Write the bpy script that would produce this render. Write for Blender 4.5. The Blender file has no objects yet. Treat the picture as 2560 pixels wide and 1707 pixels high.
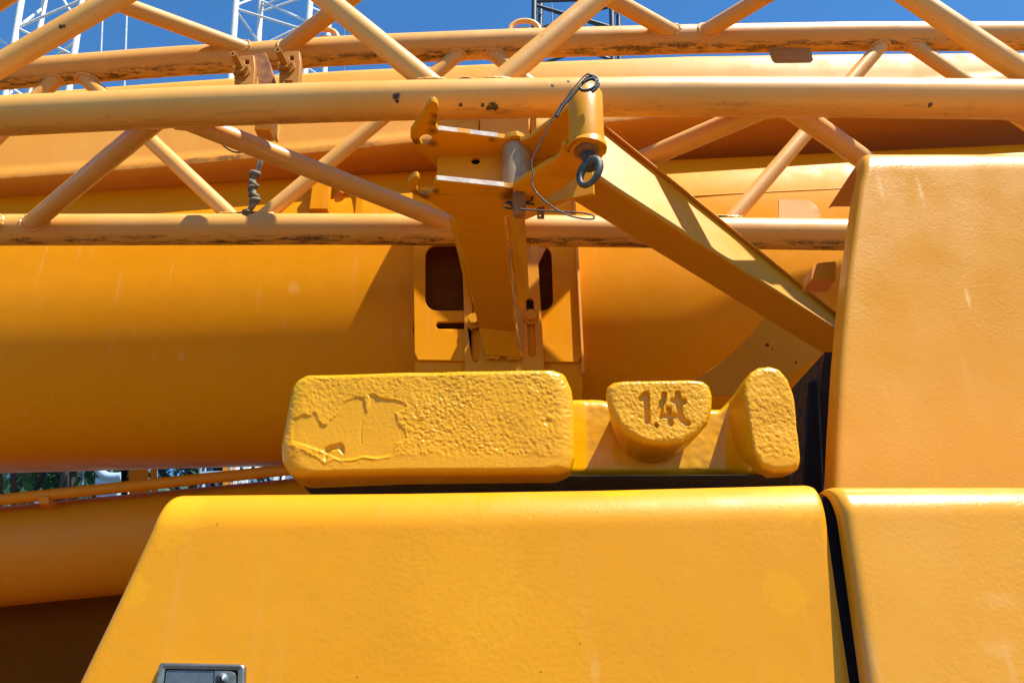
import bpy, bmesh, math, random
import numpy as np
from mathutils import Vector, Matrix
from mathutils.geometry import tessellate_polygon

R = math.radians
random.seed(7)
rng = np.random.default_rng(7)
SC = bpy.context.scene
COL = SC.collection

# ------------------------------------------------------------------ camera
FPX, CX, CY = 2000.0, 1280.0, 853.5          # focal length and centre in photo pixels (2560 x 1707)
PITCH = R(24.0)
CAMZ = 1.6
cam_d = bpy.data.cameras.new('camera')
cam_d.sensor_width = 36.0
cam_d.lens = 36.0 * FPX / 2560.0
cam_d.clip_start = 0.05
cam_d.clip_end = 3000
cam = bpy.data.objects.new('camera', cam_d)
COL.objects.link(cam)
cam.location = (0, 0, CAMZ)
cam.rotation_euler = (R(90) + PITCH, 0, 0)
SC.camera = cam

# ------------------------------------------------------------------ sky, sun, exposure
SUN = Vector((0.373, -0.267, 0.889)).normalized()     # direction towards the sun
sun_el = math.asin(SUN.z)
sun_az = math.atan2(SUN.x, SUN.y)                     # clockwise from +Y
world = bpy.data.worlds.new('World')
SC.world = world
world.use_nodes = True
nt = world.node_tree
nt.nodes.clear()
sky = nt.nodes.new('ShaderNodeTexSky')
sky.sky_type = 'NISHITA'
sky.sun_disc = False
sky.sun_elevation = sun_el
sky.sun_rotation = sun_az
sky.altitude = 0
sky.air_density = 1.0
sky.dust_density = 0.0
sky.ozone_density = 2.0
bg = nt.nodes.new('ShaderNodeBackground')
bg.inputs['Strength'].default_value = 0.10
wo = nt.nodes.new('ShaderNodeOutputWorld')
hsv = nt.nodes.new('ShaderNodeHueSaturation')
hsv.inputs['Saturation'].default_value = 1.28
nt.links.new(sky.outputs[0], hsv.inputs['Color'])
nt.links.new(hsv.outputs[0], bg.inputs['Color'])
nt.links.new(bg.outputs[0], wo.inputs['Surface'])

sun_d = bpy.data.lights.new('sun', 'SUN')
sun_d.energy = 5.0
sun_d.angle = R(0.53)
sun_d.color = (1.0, 0.96, 0.88)
sun = bpy.data.objects.new('sun', sun_d)
COL.objects.link(sun)
sun.rotation_euler = SUN.to_track_quat('Z', 'Y').to_euler()
sun.location = (2, -2, 8)

vs = SC.view_settings
vs.view_transform = 'Standard'
vs.look = 'None'
vs.exposure = 1.05
vs.gamma = 1.0
SC.render.engine = 'CYCLES'
SC.cycles.max_bounces = 10
SC.cycles.diffuse_bounces = 7
SC.cycles.glossy_bounces = 4
SC.cycles.use_denoising = True
SC.cycles.sample_clamp_indirect = 6.0

# ------------------------------------------------------------------ photo pixel -> place
_f = Vector((0, math.cos(PITCH), math.sin(PITCH)))
_u = Vector((0, -math.sin(PITCH), math.cos(PITCH)))
_r = Vector((1, 0, 0))
CAM = Vector((0, 0, CAMZ))
def ray(px, py):
    return _f + _r * ((px - CX) / FPX) + _u * ((CY - py) / FPX)
def P(px, py, Y):
    d = ray(px, py)
    return CAM + d * (Y / d.y)
def PZ(px, py, Z):
    d = ray(px, py)
    return CAM + d * ((Z - CAMZ) / d.z)
def PL(px, py, p0, n):
    d = ray(px, py)
    return CAM + d * ((Vector(p0) - CAM).dot(n) / d.dot(n))
def depth(p):
    return (Vector(p) - CAM).dot(_f)
def M(px, p):                                 # length of px pixels at point p, in metres
    return px * depth(p) / FPX
def interp(x, pts):
    xs = [a[0] for a in pts]; ys = [a[1] for a in pts]
    if x <= xs[0]:
        i = 0
    elif x >= xs[-1]:
        i = len(xs) - 2
    else:
        return float(np.interp(x, xs, ys))
    return ys[i] + (ys[i+1] - ys[i]) * (x - xs[i]) / (xs[i+1] - xs[i])

# ------------------------------------------------------------------ objects
W = {}
def thing(name, label, cat, loc=(0, 0, 0), group=None):
    o = bpy.data.objects.new(name, None)
    COL.objects.link(o)
    o.empty_display_size = 0.1
    o.location = loc
    o['label'] = label
    o['category'] = cat
    if group:
        o['group'] = group
    W[o.name] = Vector(loc)
    return o
def tag(o, label, cat, group=None):
    o['label'] = label
    o['category'] = cat
    if group:
        o['group'] = group
    return o
def obj(name, V, F, mat, parent=None, smooth=True, sharp=38, loc=None, bevel=0.0, bseg=2, label=None):
    base = W[parent.name] if parent is not None else Vector(loc if loc is not None else (0, 0, 0))
    me = bpy.data.meshes.new(name)
    b = np.array(base)
    A = np.asarray([tuple(v) for v in V], dtype=float) - b if not isinstance(V, np.ndarray) else V - b
    me.from_pydata(A.tolist(), [], [list(f) for f in F])
    bm = bmesh.new(); bm.from_mesh(me)
    bmesh.ops.remove_doubles(bm, verts=bm.verts, dist=1e-6)
    bmesh.ops.recalc_face_normals(bm, faces=bm.faces)
    bm.to_mesh(me); bm.free()
    if smooth:
        me.polygons.foreach_set('use_smooth', [True] * len(me.polygons))
        if sharp:
            me.set_sharp_from_angle(angle=R(sharp))
    me.materials.append(mat)
    o = bpy.data.objects.new(name, me)
    COL.objects.link(o)
    if parent is not None:
        o.parent = parent
        W[o.name] = base
    else:
        o.location = base
        W[o.name] = base
    if bevel:
        m = o.modifiers.new('bevel', 'BEVEL')
        m.width = bevel; m.segments = bseg; m.limit_method = 'ANGLE'; m.angle_limit = R(35)
        m.harden_normals = False
    if label:
        o['label'] = label
    return o

# ------------------------------------------------------------------ shapes: return (verts, faces)
def join(*parts):
    V, F = [], []
    for v, f in parts:
        n = len(V)
        V += [tuple(p) for p in v]
        F += [[i + n for i in q] for q in f]
    return V, F
def tube(pts, r, seg=24, closed=False, caps=True):
    pts = [Vector(p) for p in pts]
    n = len(pts)
    rr = r if isinstance(r, (list, tuple)) else [r] * n
    T = []
    for i in range(n):
        if closed:
            t = pts[(i+1) % n] - pts[i-1]
        else:
            t = pts[min(i+1, n-1)] - pts[max(i-1, 0)]
        T.append(t.normalized())
    up = Vector((0, 0, 1)) if abs(T[0].z) < 0.9 else Vector((0, 1, 0))
    a = T[0].cross(up).normalized()
    V, F = [], []
    for i in range(n):
        a = (a - T[i] * a.dot(T[i])).normalized()
        b = T[i].cross(a)
        for k in range(seg):
            w = 2 * math.pi * k / seg
            V.append(pts[i] + (a * math.cos(w) + b * math.sin(w)) * rr[i])
    m = n if closed else n - 1
    for i in range(m):
        j = (i + 1) % n
        for k in range(seg):
            l = (k + 1) % seg
            F.append([i*seg+k, i*seg+l, j*seg+l, j*seg+k])
    if caps and not closed:
        F.append([k for k in range(seg)][::-1])
        F.append([(n-1)*seg+k for k in range(seg)])
    return V, F
def smooth_path(pts, n=8):
    pts = [Vector(p) for p in pts]
    out = []
    for i in range(len(pts) - 1):
        p0 = pts[max(i-1, 0)]; p1 = pts[i]; p2 = pts[i+1]; p3 = pts[min(i+2, len(pts)-1)]
        for k in range(n):
            t = k / n
            out.append(0.5 * ((2*p1) + (p2-p0)*t + (2*p0-5*p1+4*p2-p3)*t*t + (3*p1-p0-3*p2+p3)*t**3))
    out.append(pts[-1])
    return out
def hexa(c):                                   # 8 corners: front quad (4) then back quad (4), same order
    return [Vector(p) for p in c], [[0,1,2,3],[7,6,5,4],[0,4,5,1],[1,5,6,2],[2,6,7,3],[3,7,4,0]]
def box(cx, cy, cz, sx, sy, sz):
    x, y, z = sx/2, sy/2, sz/2
    return hexa([(cx-x,cy-y,cz-z),(cx+x,cy-y,cz-z),(cx+x,cy-y,cz+z),(cx-x,cy-y,cz+z),
                 (cx-x,cy+y,cz-z),(cx+x,cy+y,cz-z),(cx+x,cy+y,cz+z),(cx-x,cy+y,cz+z)])
def plate(outline, holes, ext):                # outline and holes as 3D loops, ext = thickness vector
    loops = [[Vector(p) for p in outline]] + [[Vector(p) for p in h] for h in holes]
    tri = tessellate_polygon(loops)
    flat = [p for l in loops for p in l]
    n = len(flat)
    ext = Vector(ext)
    V = flat + [p + ext for p in flat]
    F = [list(t) for t in tri] + [[i + n for i in reversed(t)] for t in tri]
    s = 0
    for l in loops:
        m = len(l)
        for i in range(m):
            j = (i + 1) % m
            F.append([s+i, s+j, s+j+n, s+i+n])
        s += m
    return V, F
def grid(rows, close=False):
    n = len(rows[0])
    V = [p for r in rows for p in r]
    F = []
    for i in range(len(rows) - 1):
        for k in range(n if close else n - 1):
            l = (k + 1) % n
            F.append([i*n+k, i*n+l, (i+1)*n+l, (i+1)*n+k])
    return V, F
def rrect(x0, y0, x1, y1, r, n=6):             # pixel loop of a rounded rectangle
    out = []
    for cx, cy, a in ((x1-r, y0+r, -90), (x1-r, y1-r, 0), (x0+r, y1-r, 90), (x0+r, y0+r, 180)):
        for k in range(n + 1):
            w = R(a + 90 * k / n)
            out.append((cx + r*math.cos(w), cy + r*math.sin(w)))
    return out
def ring(cx, cy, r, n=24, ry=None, a0=0, a1=360):
    ry = ry or r
    m = n if a1 - a0 >= 360 else n + 1
    return [(cx + r*math.cos(R(a0 + (a1-a0)*k/n)), cy + ry*math.sin(R(a0 + (a1-a0)*k/n))) for k in range(m)]
def prism(center, axis, r, h, n=6, rot=0):     # n-sided prism along axis from center
    axis = Vector(axis).normalized()
    a = axis.orthogonal().normalized(); b = axis.cross(a)
    lo = [Vector(center) + (a*math.cos(rot+2*math.pi*k/n) + b*math.sin(rot+2*math.pi*k/n))*r for k in range(n)]
    return plate(lo, [], axis * h)

# numpy gradient noise
_perm = rng.permutation(256)
_grad = rng.normal(size=(256, 3)); _grad /= np.linalg.norm(_grad, axis=1)[:, None]
def pnoise(p):
    p = np.asarray(p, dtype=float)
    i = np.floor(p).astype(int); f = p - i
    u = f*f*f*(f*(f*6-15)+10)
    out = 0
    for dx in (0, 1):
        for dy in (0, 1):
            for dz in (0, 1):
                h = _perm[(_perm[(_perm[(i[:,0]+dx) & 255] + i[:,1]+dy) & 255] + i[:,2]+dz) & 255]
                g = _grad[h]
                d = f - np.array([dx, dy, dz])
                w = (u[:,0] if dx else 1-u[:,0]) * (u[:,1] if dy else 1-u[:,1]) * (u[:,2] if dz else 1-u[:,2])
                out = out + w * (g*d).sum(1)
    return out

# ------------------------------------------------------------------ materials
def srgb(r, g, b):
    f = lambda c: (c/255/12.92) if c/255 <= 0.04045 else ((c/255+0.055)/1.055)**2.4
    return (f(r), f(g), f(b), 1)
class NT:
    def __init__(s, name):
        s.m = bpy.data.materials.new(name)
        s.m.use_nodes = True
        s.t = s.m.node_tree
        s.t.nodes.clear()
        s.out = s.n('ShaderNodeOutputMaterial')
        s.b = s.n('ShaderNodeBsdfPrincipled')
        s.l(s.b.outputs[0], s.out.inputs['Surface'])
        s.geo = s.n('ShaderNodeNewGeometry')
    def n(s, typ, **k):
        q = s.t.nodes.new(typ)
        for a, v in k.items():
            setattr(q, a, v)
        return q
    def l(s, a, b):
        s.t.links.new(a, b)
    def val(s, sock, v):
        if hasattr(v, 'links') or isinstance(v, bpy.types.NodeSocket):
            s.l(v, sock)
        else:
            sock.default_value = v
    def math(s, op, a, b=None, c=None, clamp=False):
        q = s.n('ShaderNodeMath', operation=op, use_clamp=clamp)
        s.val(q.inputs[0], a)
        if b is not None: s.val(q.inputs[1], b)
        if c is not None: s.val(q.inputs[2], c)
        return q.outputs[0]
    def noise(s, scale, detail=4, rough=0.55, vec=None, dist=0.0):
        q = s.n('ShaderNodeTexNoise')
        q.inputs['Scale'].default_value = scale
        q.inputs['Detail'].default_value = detail
        q.inputs['Roughness'].default_value = rough
        q.inputs['Distortion'].default_value = dist
        s.l(vec if vec is not None else s.geo.outputs['Position'], q.inputs['Vector'])
        return q.outputs['Fac']
    def ramp(s, v, a, b, lo=0.0, hi=1.0):
        q = s.n('ShaderNodeMapRange', interpolation_type='SMOOTHSTEP')
        s.val(q.inputs[0], v)
        for i, x in zip((1, 2, 3, 4), (a, b, lo, hi)):
            q.inputs[i].default_value = x
        return q.outputs[0]
    def mix(s, fac, a, b):
        q = s.n('ShaderNodeMix', data_type='RGBA')
        s.val(q.inputs[0], fac)
        s.val(q.inputs[6], a)
        s.val(q.inputs[7], b)
        return q.outputs[2]
    def scaled(s, v):
        q = s.n('ShaderNodeVectorMath', operation='MULTIPLY')
        s.l(s.geo.outputs['Position'], q.inputs[0])
        q.inputs[1].default_value = v
        return q.outputs[0]
    def spot(s, p, r, wob=0.6, nz=None):
        q = s.n('ShaderNodeVectorMath', operation='DISTANCE')
        s.l(s.geo.outputs['Position'], q.inputs[0])
        q.inputs[1].default_value = tuple(p)
        d = s.math('DIVIDE', q.outputs['Value'], r)
        nn = nz if nz is not None else s.noise(90, 3)
        d = s.math('ADD', d, s.math('MULTIPLY', s.math('SUBTRACT', nn, 0.5), wob * 3))
        return s.ramp(d, 1.0, 0.55)
    def bump(s, h, strength, dist=0.002, prev=None):
        q = s.n('ShaderNodeBump')
        q.inputs['Strength'].default_value = strength
        q.inputs['Distance'].default_value = dist
        s.l(h, q.inputs['Height'])
        if prev is not None:
            s.l(prev, q.inputs['Normal'])
        return q.outputs[0]

ALB = 0.80                                     # darkens every paint so shaded sides get less bounced light
def paint(name, col, pale=None, rough=0.42, coat=0.0, peel=0.25, peel_scale=160, peel_dist=0.0015,
          vary=0.5, dots=0.55, mould=0.0, streak=0.0, spots=(), rust=None, grime=0.0, rough_var=0.12, spec=0.45, crease=False, mould_t=0.52, smudge=(), drips=(), touch=()):
    k = NT(name)
    pale = pale or col
    col = tuple(x*ALB for x in col[:3]) + (1,); pale = tuple(x*ALB for x in pale[:3]) + (1,)
    big = k.ramp(k.noise(2.3, 5, 0.6), 0.3, 0.7)
    c = k.mix(k.math('MULTIPLY', big, vary), col, pale)
    mid = k.ramp(k.noise(14, 6, 0.65), 0.35, 0.75)
    dark = tuple(x*0.86 for x in col[:3]) + (1,)
    c = k.mix(k.math('MULTIPLY', mid, 0.35 * vary), c, dark)
    if streak:
        st = k.ramp(k.noise(1.0, 4, 0.6, vec=k.scaled((26, 26, 1.6))), 0.58, 0.78)
        c = k.mix(k.math('MULTIPLY', st, streak), c, tuple(min(1, x*0.7+0.3) for x in pale[:3]) + (1,))
    if grime:
        g = k.ramp(k.noise(5.5, 8, 0.7), 0.56, 0.74)
        c = k.mix(k.math('MULTIPLY', g, grime), c, srgb(70, 42, 16))
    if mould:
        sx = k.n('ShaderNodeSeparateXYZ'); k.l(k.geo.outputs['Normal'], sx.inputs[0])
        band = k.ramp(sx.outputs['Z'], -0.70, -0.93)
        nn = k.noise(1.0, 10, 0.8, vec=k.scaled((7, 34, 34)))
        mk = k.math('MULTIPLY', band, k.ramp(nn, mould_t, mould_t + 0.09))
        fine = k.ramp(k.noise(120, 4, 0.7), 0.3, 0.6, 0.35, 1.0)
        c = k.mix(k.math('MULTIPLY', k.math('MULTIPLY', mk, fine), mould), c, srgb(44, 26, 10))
    if smudge:                                  # greasy, worn places
        sn_ = k.noise(60, 6, 0.75)
        for p, r in smudge:
            q = k.n('ShaderNodeVectorMath', operation='DISTANCE'); k.l(k.geo.outputs['Position'], q.inputs[0]); q.inputs[1].default_value = tuple(p)
            dd = k.math('ADD', k.math('DIVIDE', q.outputs['Value'], r), k.math('MULTIPLY', k.math('SUBTRACT', sn_, 0.5), 1.6))
            c = k.mix(k.math('MULTIPLY', k.ramp(dd, 1.25, 0.1), 0.72), c, srgb(62, 34, 12))
    for p, r, q in touch:                       # touched-up patches of newer paint
        c = k.mix(k.math('MULTIPLY', k.spot(p, r, 0.5), 0.4), c, q)
    for p, r, sc_, amt in drips:                # pale run marks
        v1 = k.n('ShaderNodeVectorMath', operation='SUBTRACT'); k.l(k.geo.outputs['Position'], v1.inputs[0]); v1.inputs[1].default_value = tuple(p)
        v2 = k.n('ShaderNodeVectorMath', operation='MULTIPLY'); k.l(v1.outputs[0], v2.inputs[0]); v2.inputs[1].default_value = sc_
        v3 = k.n('ShaderNodeVectorMath', operation='LENGTH'); k.l(v2.outputs[0], v3.inputs[0])
        dd = k.math('ADD', k.math('DIVIDE', v3.outputs['Value'], r), k.math('MULTIPLY', k.math('SUBTRACT', k.noise(70, 4, 0.7), 0.5), 1.4))
        c = k.mix(k.math('MULTIPLY', k.ramp(dd, 1.0, 0.2), amt), c, (0.82, 0.52, 0.22, 1))
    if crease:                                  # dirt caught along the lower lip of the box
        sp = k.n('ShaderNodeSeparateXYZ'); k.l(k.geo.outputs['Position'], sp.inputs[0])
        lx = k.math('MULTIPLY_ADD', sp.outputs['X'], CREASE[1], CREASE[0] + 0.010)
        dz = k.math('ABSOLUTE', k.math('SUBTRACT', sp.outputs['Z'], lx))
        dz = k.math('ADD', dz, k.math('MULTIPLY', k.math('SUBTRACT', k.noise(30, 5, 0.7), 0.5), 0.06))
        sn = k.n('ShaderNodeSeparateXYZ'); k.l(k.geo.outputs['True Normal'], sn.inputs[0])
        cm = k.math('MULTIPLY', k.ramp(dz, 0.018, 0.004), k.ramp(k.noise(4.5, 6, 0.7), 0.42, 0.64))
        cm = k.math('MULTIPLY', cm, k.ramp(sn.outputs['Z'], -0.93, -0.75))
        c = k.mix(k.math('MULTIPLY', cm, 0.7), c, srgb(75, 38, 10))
    if dots:
        dn = k.ramp(k.noise(75, 2, 0.4), 0.775, 0.80)
        c = k.mix(k.math('MULTIPLY', dn, dots), c, srgb(60, 32, 14))
    if spots:
        nz = k.noise(95, 4, 0.7)
        for p, r in spots:
            c = k.mix(k.spot(p, r, 0.7, nz), c, srgb(40, 20, 16))
    k.l(c, k.b.inputs['Base Color'])
    rv = k.ramp(k.noise(9, 5), 0.3, 0.7, rough - rough_var*0.5, rough + rough_var)
    k.l(rv, k.b.inputs['Roughness'])
    k.b.inputs['Specular IOR Level'].default_value = spec
    if coat:
        k.b.inputs['Coat Weight'].default_value = coat
        k.b.inputs['Coat Roughness'].default_value = 0.12
    if peel:
        b1 = k.bump(k.noise(peel_scale, 3, 0.5), peel, peel_dist)
        k.l(k.ramp(k.noise(3.5, 5, 0.6), 0.3, 0.7, peel*0.35, peel*1.25), b1.node.inputs['Strength'])
        b2 = k.bump(k.noise(6, 3), 0.25, 0.004, prev=b1)
        k.l(b2, k.b.inputs['Normal'])
    return k.m

def plain(name, col, rough=0.5, metal=0.0, bump=0.0, bscale=60, dirt=None, coat=0.0):
    k = NT(name)
    c = k.mix(k.math('MULTIPLY', k.ramp(k.noise(bscale*0.3, 6, 0.65), 0.35, 0.7), 0.6), col, dirt or tuple(x*0.55 for x in col[:3])+(1,))
    k.l(c, k.b.inputs['Base Color'])
    k.b.inputs['Metallic'].default_value = metal
    k.l(k.ramp(k.noise(30, 4), 0.3, 0.7, rough*0.8, min(1, rough*1.25)), k.b.inputs['Roughness'])
    k.b.inputs['Coat Weight'].default_value = coat
    if bump:
        k.l(k.bump(k.noise(bscale, 4), bump, 0.002), k.b.inputs['Normal'])
    return k.m

Y_B, Y_A = 1.8, 2.394
BCH = [(0,291),(430,270),(860,255),(1280,246),(1710,242),(2130,244),(2560,250)]
ACH = [(0,188),(420,155),(640,143),(860,127),(1280,110),(1710,99),(2130,92),(2560,92)]
CCH = [(0,575),(860,573),(1280,576),(1710,582),(2120,587),(2560,594)]
def cB(x): return P(x, interp(x, BCH), Y_B)
def cA(x): return P(x, interp(x, ACH), Y_A)
def cC(x): return P(x, interp(x, CCH), Y_A)
RCH = 0.0555
BYAW = -0.06                                  # the boom runs slightly away towards the left
YS = 2.76
def boomY(px, Y0): return Y0 + BYAW * (px - CX) / FPX * 3.25
CRL = [(0,462),(430,428),(860,385),(1280,338),(1920,270),(2560,205)]
_c0, _c1 = P(0, 462, boomY(0, YS)), P(2560, 205, boomY(2560, YS))
_ck = (_c1.z - _c0.z) / (_c1.x - _c0.x)
CREASE = (_c0.z - _ck * _c0.x, _ck)
def onB(x, y):
    for Y in np.linspace(Y_B - 0.06, Y_B, 60):
        p = P(x, y, Y); c = cB(x)
        if math.hypot(p.y - c.y, p.z - c.z) <= RCH:
            return p
    return P(x, y, Y_B - 0.04)

JIBCOL, JIBPALE = (0.80, 0.375, 0.055, 1), (0.86, 0.45, 0.12, 1)
M_JIB = paint('jib_paint', JIBCOL, JIBPALE, rough=0.40, spec=0.6, peel=0.12, peel_scale=220, vary=0.6, dots=0.4, mould=0.4,
    spots=[(onB(990,240),0.012),(onB(992,252),0.008),(onB(1151,262),0.007),(onB(1207,263),0.008),(onB(1222,270),0.010),
           (onB(1234,265),0.016),(onB(1241,270),0.010),(onB(1381,215),0.006),(onB(1420,205),0.007),(onB(2325,262),0.008),
           (P(155,66,1.78),0.011),(P(1950,414,1.9),0.007),(P(2083,355,1.85),0.008)])
M_JIBBACK = paint('jib_back_chord_paint', JIBCOL, JIBPALE, rough=0.40, spec=0.6, peel=0.12, peel_scale=220, vary=0.6, dots=0.5, mould=0.95, mould_t=0.47)
M_BRACE = paint('brace_paint', JIBCOL, JIBPALE, rough=0.40, spec=0.6, peel=0.12, peel_scale=220, vary=0.6, dots=0.75, mould=0.15,
    spots=[(P(155,66,1.77),0.012), (P(1950,414,2.1),0.006)])
M_BOOM = paint('boom_paint', (0.87, 0.318, 0.0005, 1), (0.87, 0.335, 0.003, 1), rough=0.40, coat=0.0, spec=0.1, peel=0.05, peel_scale=40,
    vary=0.8, dots=0.2, streak=0.14, drips=[(P(425,690,2.86),0.006,(1,1,0.045),0.35), (P(110,650,2.9),0.006,(1,1,0.05),0.25), (P(735,720,2.84),0.03,(1,1,0.8),0.2)], spots=[(P(1829,806,2.55),0.012),(P(1832,812,2.55),0.008)])
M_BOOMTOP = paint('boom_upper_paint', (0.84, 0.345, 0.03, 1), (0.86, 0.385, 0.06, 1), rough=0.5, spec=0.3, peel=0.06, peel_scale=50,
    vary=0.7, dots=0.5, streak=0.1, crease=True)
M_BRK = paint('bracket_paint', (0.78, 0.305, 0.002, 1), (0.80, 0.335, 0.008, 1), rough=0.36, spec=0.3, peel=0.16, peel_scale=110, vary=0.5,
    dots=0.6, grime=0.2, spots=[(P(1435,307,1.50),0.007)],
    smudge=[(PZ(x, y, P(1170, 337, 1.75).z), r_) for x, y, r_ in ((1089,290,.016),(1087,308,.020),(1080,328,.018),(1040,354,.016),(1082,360,.016),(1230,350,.012))]
        + [(PZ(x, y, P(1170, 462, 1.75).z), r_) for x, y, r_ in ((1038,480,.016),(1064,492,.018),(1090,478,.015),(1285,478,.030),(1268,492,.024),(1318,492,.026),(1296,506,.028))])
M_CLAMP = paint('rusty_clamp_paint', (0.42, 0.16, 0.006, 1), (0.52, 0.22, 0.02, 1), rough=0.55, peel=0.3, peel_scale=120, vary=0.9, dots=0.9, grime=0.85)
M_BEAM = paint('beam_paint', (0.72, 0.285, 0.004, 1), (0.76, 0.33, 0.02, 1), rough=0.45, spec=0.3, peel=0.12, peel_scale=110, vary=0.6, dots=0.5,
    streak=0.12)
M_COVER = paint('cover_paint', (0.80, 0.305, 0.001, 1), (0.82, 0.325, 0.008, 1), rough=0.42, spec=0.28, peel=0.26, peel_scale=150, peel_dist=0.0014, vary=0.8,
    dots=0.45, streak=0.05,
    touch=[(P(1530,1235,1.15),0.034,(0.72,0.33,0.001,1)), (P(1570,1238,1.15),0.028,(0.72,0.33,0.001,1)), (P(430,1300,1.12),0.05,(0.72,0.32,0.001,1)), (P(1980,1250,1.13),0.05,(0.72,0.34,0.001,1)),
           (P(1960,1480,1.11),0.035,(0.70,0.31,0.001,1)), (P(330,1470,1.11),0.03,(0.72,0.33,0.001,1)), (P(1300,1640,1.10),0.11,(0.70,0.285,0.001,1)), (P(1180,1470,1.11),0.10,(0.70,0.285,0.001,1))],
    drips=[(P(1488,1670,1.10),0.010,(1,1,0.35),0.12), (P(1455,1500,1.11),0.0016,(1,1,0.05),0.6), (P(1205,1620,1.10),0.0014,(1,1,0.05),0.5), (P(1325,1300,1.11),0.0016,(1,1,0.15),0.7), (P(1690,1530,1.11),0.0014,(1,1,0.05),0.4)])
M_HOUS = paint('housing_paint', (0.74, 0.300, 0.010, 1), (0.77, 0.335, 0.024, 1), rough=0.33, spec=0.4, peel=0.34, peel_scale=170, peel_dist=0.002, vary=0.7,
    dots=0.25, streak=0.22,
    drips=[(P(2300,480,1.43),0.007,(1,1,0.12),0.5), (P(2288,560,1.43),0.006,(1,1,0.12),0.4), (P(2272,660,1.43),0.005,(1,1,0.1),0.35), (P(2420,745,1.42),0.006,(1,1,0.2),0.5), (P(2200,470,1.43),0.008,(1,1,0.15),0.3),
           (P(2495,1500,1.07),0.03,(1,1,2.2),0.10), (P(2495,1620,1.065),0.03,(1,1,2.0),0.10)])
M_CW = paint('counterweight_paint', (0.74, 0.345, 0.0003, 1), (0.76, 0.37, 0.001, 1), rough=0.30, spec=0.36, peel=0.25, peel_scale=260, vary=0.6,
    dots=0.35, grime=0.1)
M_DARKY = paint('frame_paint', (0.78, 0.245, 0.002, 1), (0.76, 0.25, 0.004, 1), rough=0.5, spec=0.25, peel=0.1, vary=0.5, dots=0.2, grime=0.25)
M_UNDER = plain('shaded_underframe_paint', (0.15, 0.042, 0.0005, 1), 0.75, bump=0.05, bscale=6, dirt=(0.12, 0.034, 0.0005, 1))  # dark tone puts shade into the side plate and collar skin
M_DECK = plain('bounce_deck_paint', (0.26, 0.105, 0.006, 1), 0.7, bump=0.3, bscale=40, dirt=(0.10, 0.05, 0.01, 1))  # tone set for the light it bounces up into the shade
M_CHASSIS = plain('chassis_dark', (0.03, 0.028, 0.026, 1), 0.7, bump=0.3, bscale=40)
M_CWBASE = plain('shade_black', (0.012, 0.008, 0.004, 1), 0.75, bump=0.4, bscale=120, dirt=(0.04, 0.018, 0.003, 1))  # near-black that carries shade below the counterweight and beside the housing
M_STEEL = plain('latch_steel', (0.30, 0.29, 0.27, 1), 0.34, 0.9, bump=0.08, bscale=200, dirt=(0.12, 0.12, 0.11, 1))
M_PAD = plain('latch_paddle', (0.10, 0.125, 0.15, 1), 0.42, 0.5, bump=0.1, bscale=260, dirt=(0.16, 0.18, 0.19, 1))
M_BLACK = plain('black_rubber', (0.012, 0.012, 0.014, 1), 0.6, bump=0.2, bscale=90)
_bk = [n for n in M_BLACK.node_tree.nodes if n.type == 'BSDF_PRINCIPLED'][0]; _bk.inputs['Specular IOR Level'].default_value = 0.12
_un = [n for n in M_UNDER.node_tree.nodes if n.type == 'BSDF_PRINCIPLED'][0]; _un.inputs['Specular IOR Level'].default_value = 0.08
M_SUNLIT_EDGE = plain('sunlit_edge_paint', (0.60, 0.50, 0.40, 1), 0.4, 0.1, bump=0.1, bscale=150, dirt=(0.25, 0.18, 0.14, 1))  # pale colour standing in for sunlit plate edges
M_EYE = plain('oxidised_steel', (0.05, 0.055, 0.05, 1), 0.5, 0.6, bump=0.5, bscale=160, dirt=(0.16, 0.15, 0.11, 1))
M_SLEEVE = plain('grey_worn_sleeve', (0.42, 0.27, 0.13, 1), 0.4, 0.2, bump=0.1, bscale=60, dirt=(0.20, 0.13, 0.08, 1))
M_WIRE = plain('black_wire', (0.02, 0.022, 0.024, 1), 0.4, 0.3, bump=0.4, bscale=700)
M_RUST = plain('rusty_steel', (0.20, 0.07, 0.025, 1), 0.8, 0.1, bump=0.5, bscale=120, dirt=(0.42, 0.20, 0.05, 1))
M_ROPE = plain('grey_cord', (0.16, 0.155, 0.13, 1), 0.85, bump=1.0, bscale=500, dirt=(0.30, 0.20, 0.08, 1))
M_WHITE = plain('white_mast_paint', (0.70, 0.72, 0.72, 1), 0.45, bump=0.05, dirt=(0.50, 0.50, 0.47, 1))
M_NAVY = plain('dark_mast_paint', (0.018, 0.028, 0.045, 1), 0.45, bump=0.05, dirt=(0.03, 0.04, 0.05, 1))
M_CABLE = plain('steel_cable', (0.42, 0.45, 0.50, 1), 0.5, 0.3)
M_CABLED = plain('dark_cable', (0.04, 0.05, 0.07, 1), 0.5)
M_BARK = plain('bark', (0.10, 0.065, 0.04, 1), 0.9, bump=0.6, bscale=14)
def leafmat(name, a, b):
    k = NT(name)
    oi = k.n('ShaderNodeObjectInfo')
    c = k.mix(k.ramp(k.noise(0.9, 5, 0.6), 0.3, 0.7), a, b)
    k.l(c, k.b.inputs['Base Color'])
    k.b.inputs['Roughness'].default_value = 0.55
    k.b.inputs['Subsurface Weight'].default_value = 0.0
    return k.m
M_LEAF = leafmat('leaf_green', (0.035, 0.085, 0.018, 1), (0.085, 0.15, 0.03, 1))
M_LEAF2 = leafmat('leaf_blue_green', (0.03, 0.07, 0.03, 1), (0.07, 0.12, 0.05, 1))
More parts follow.
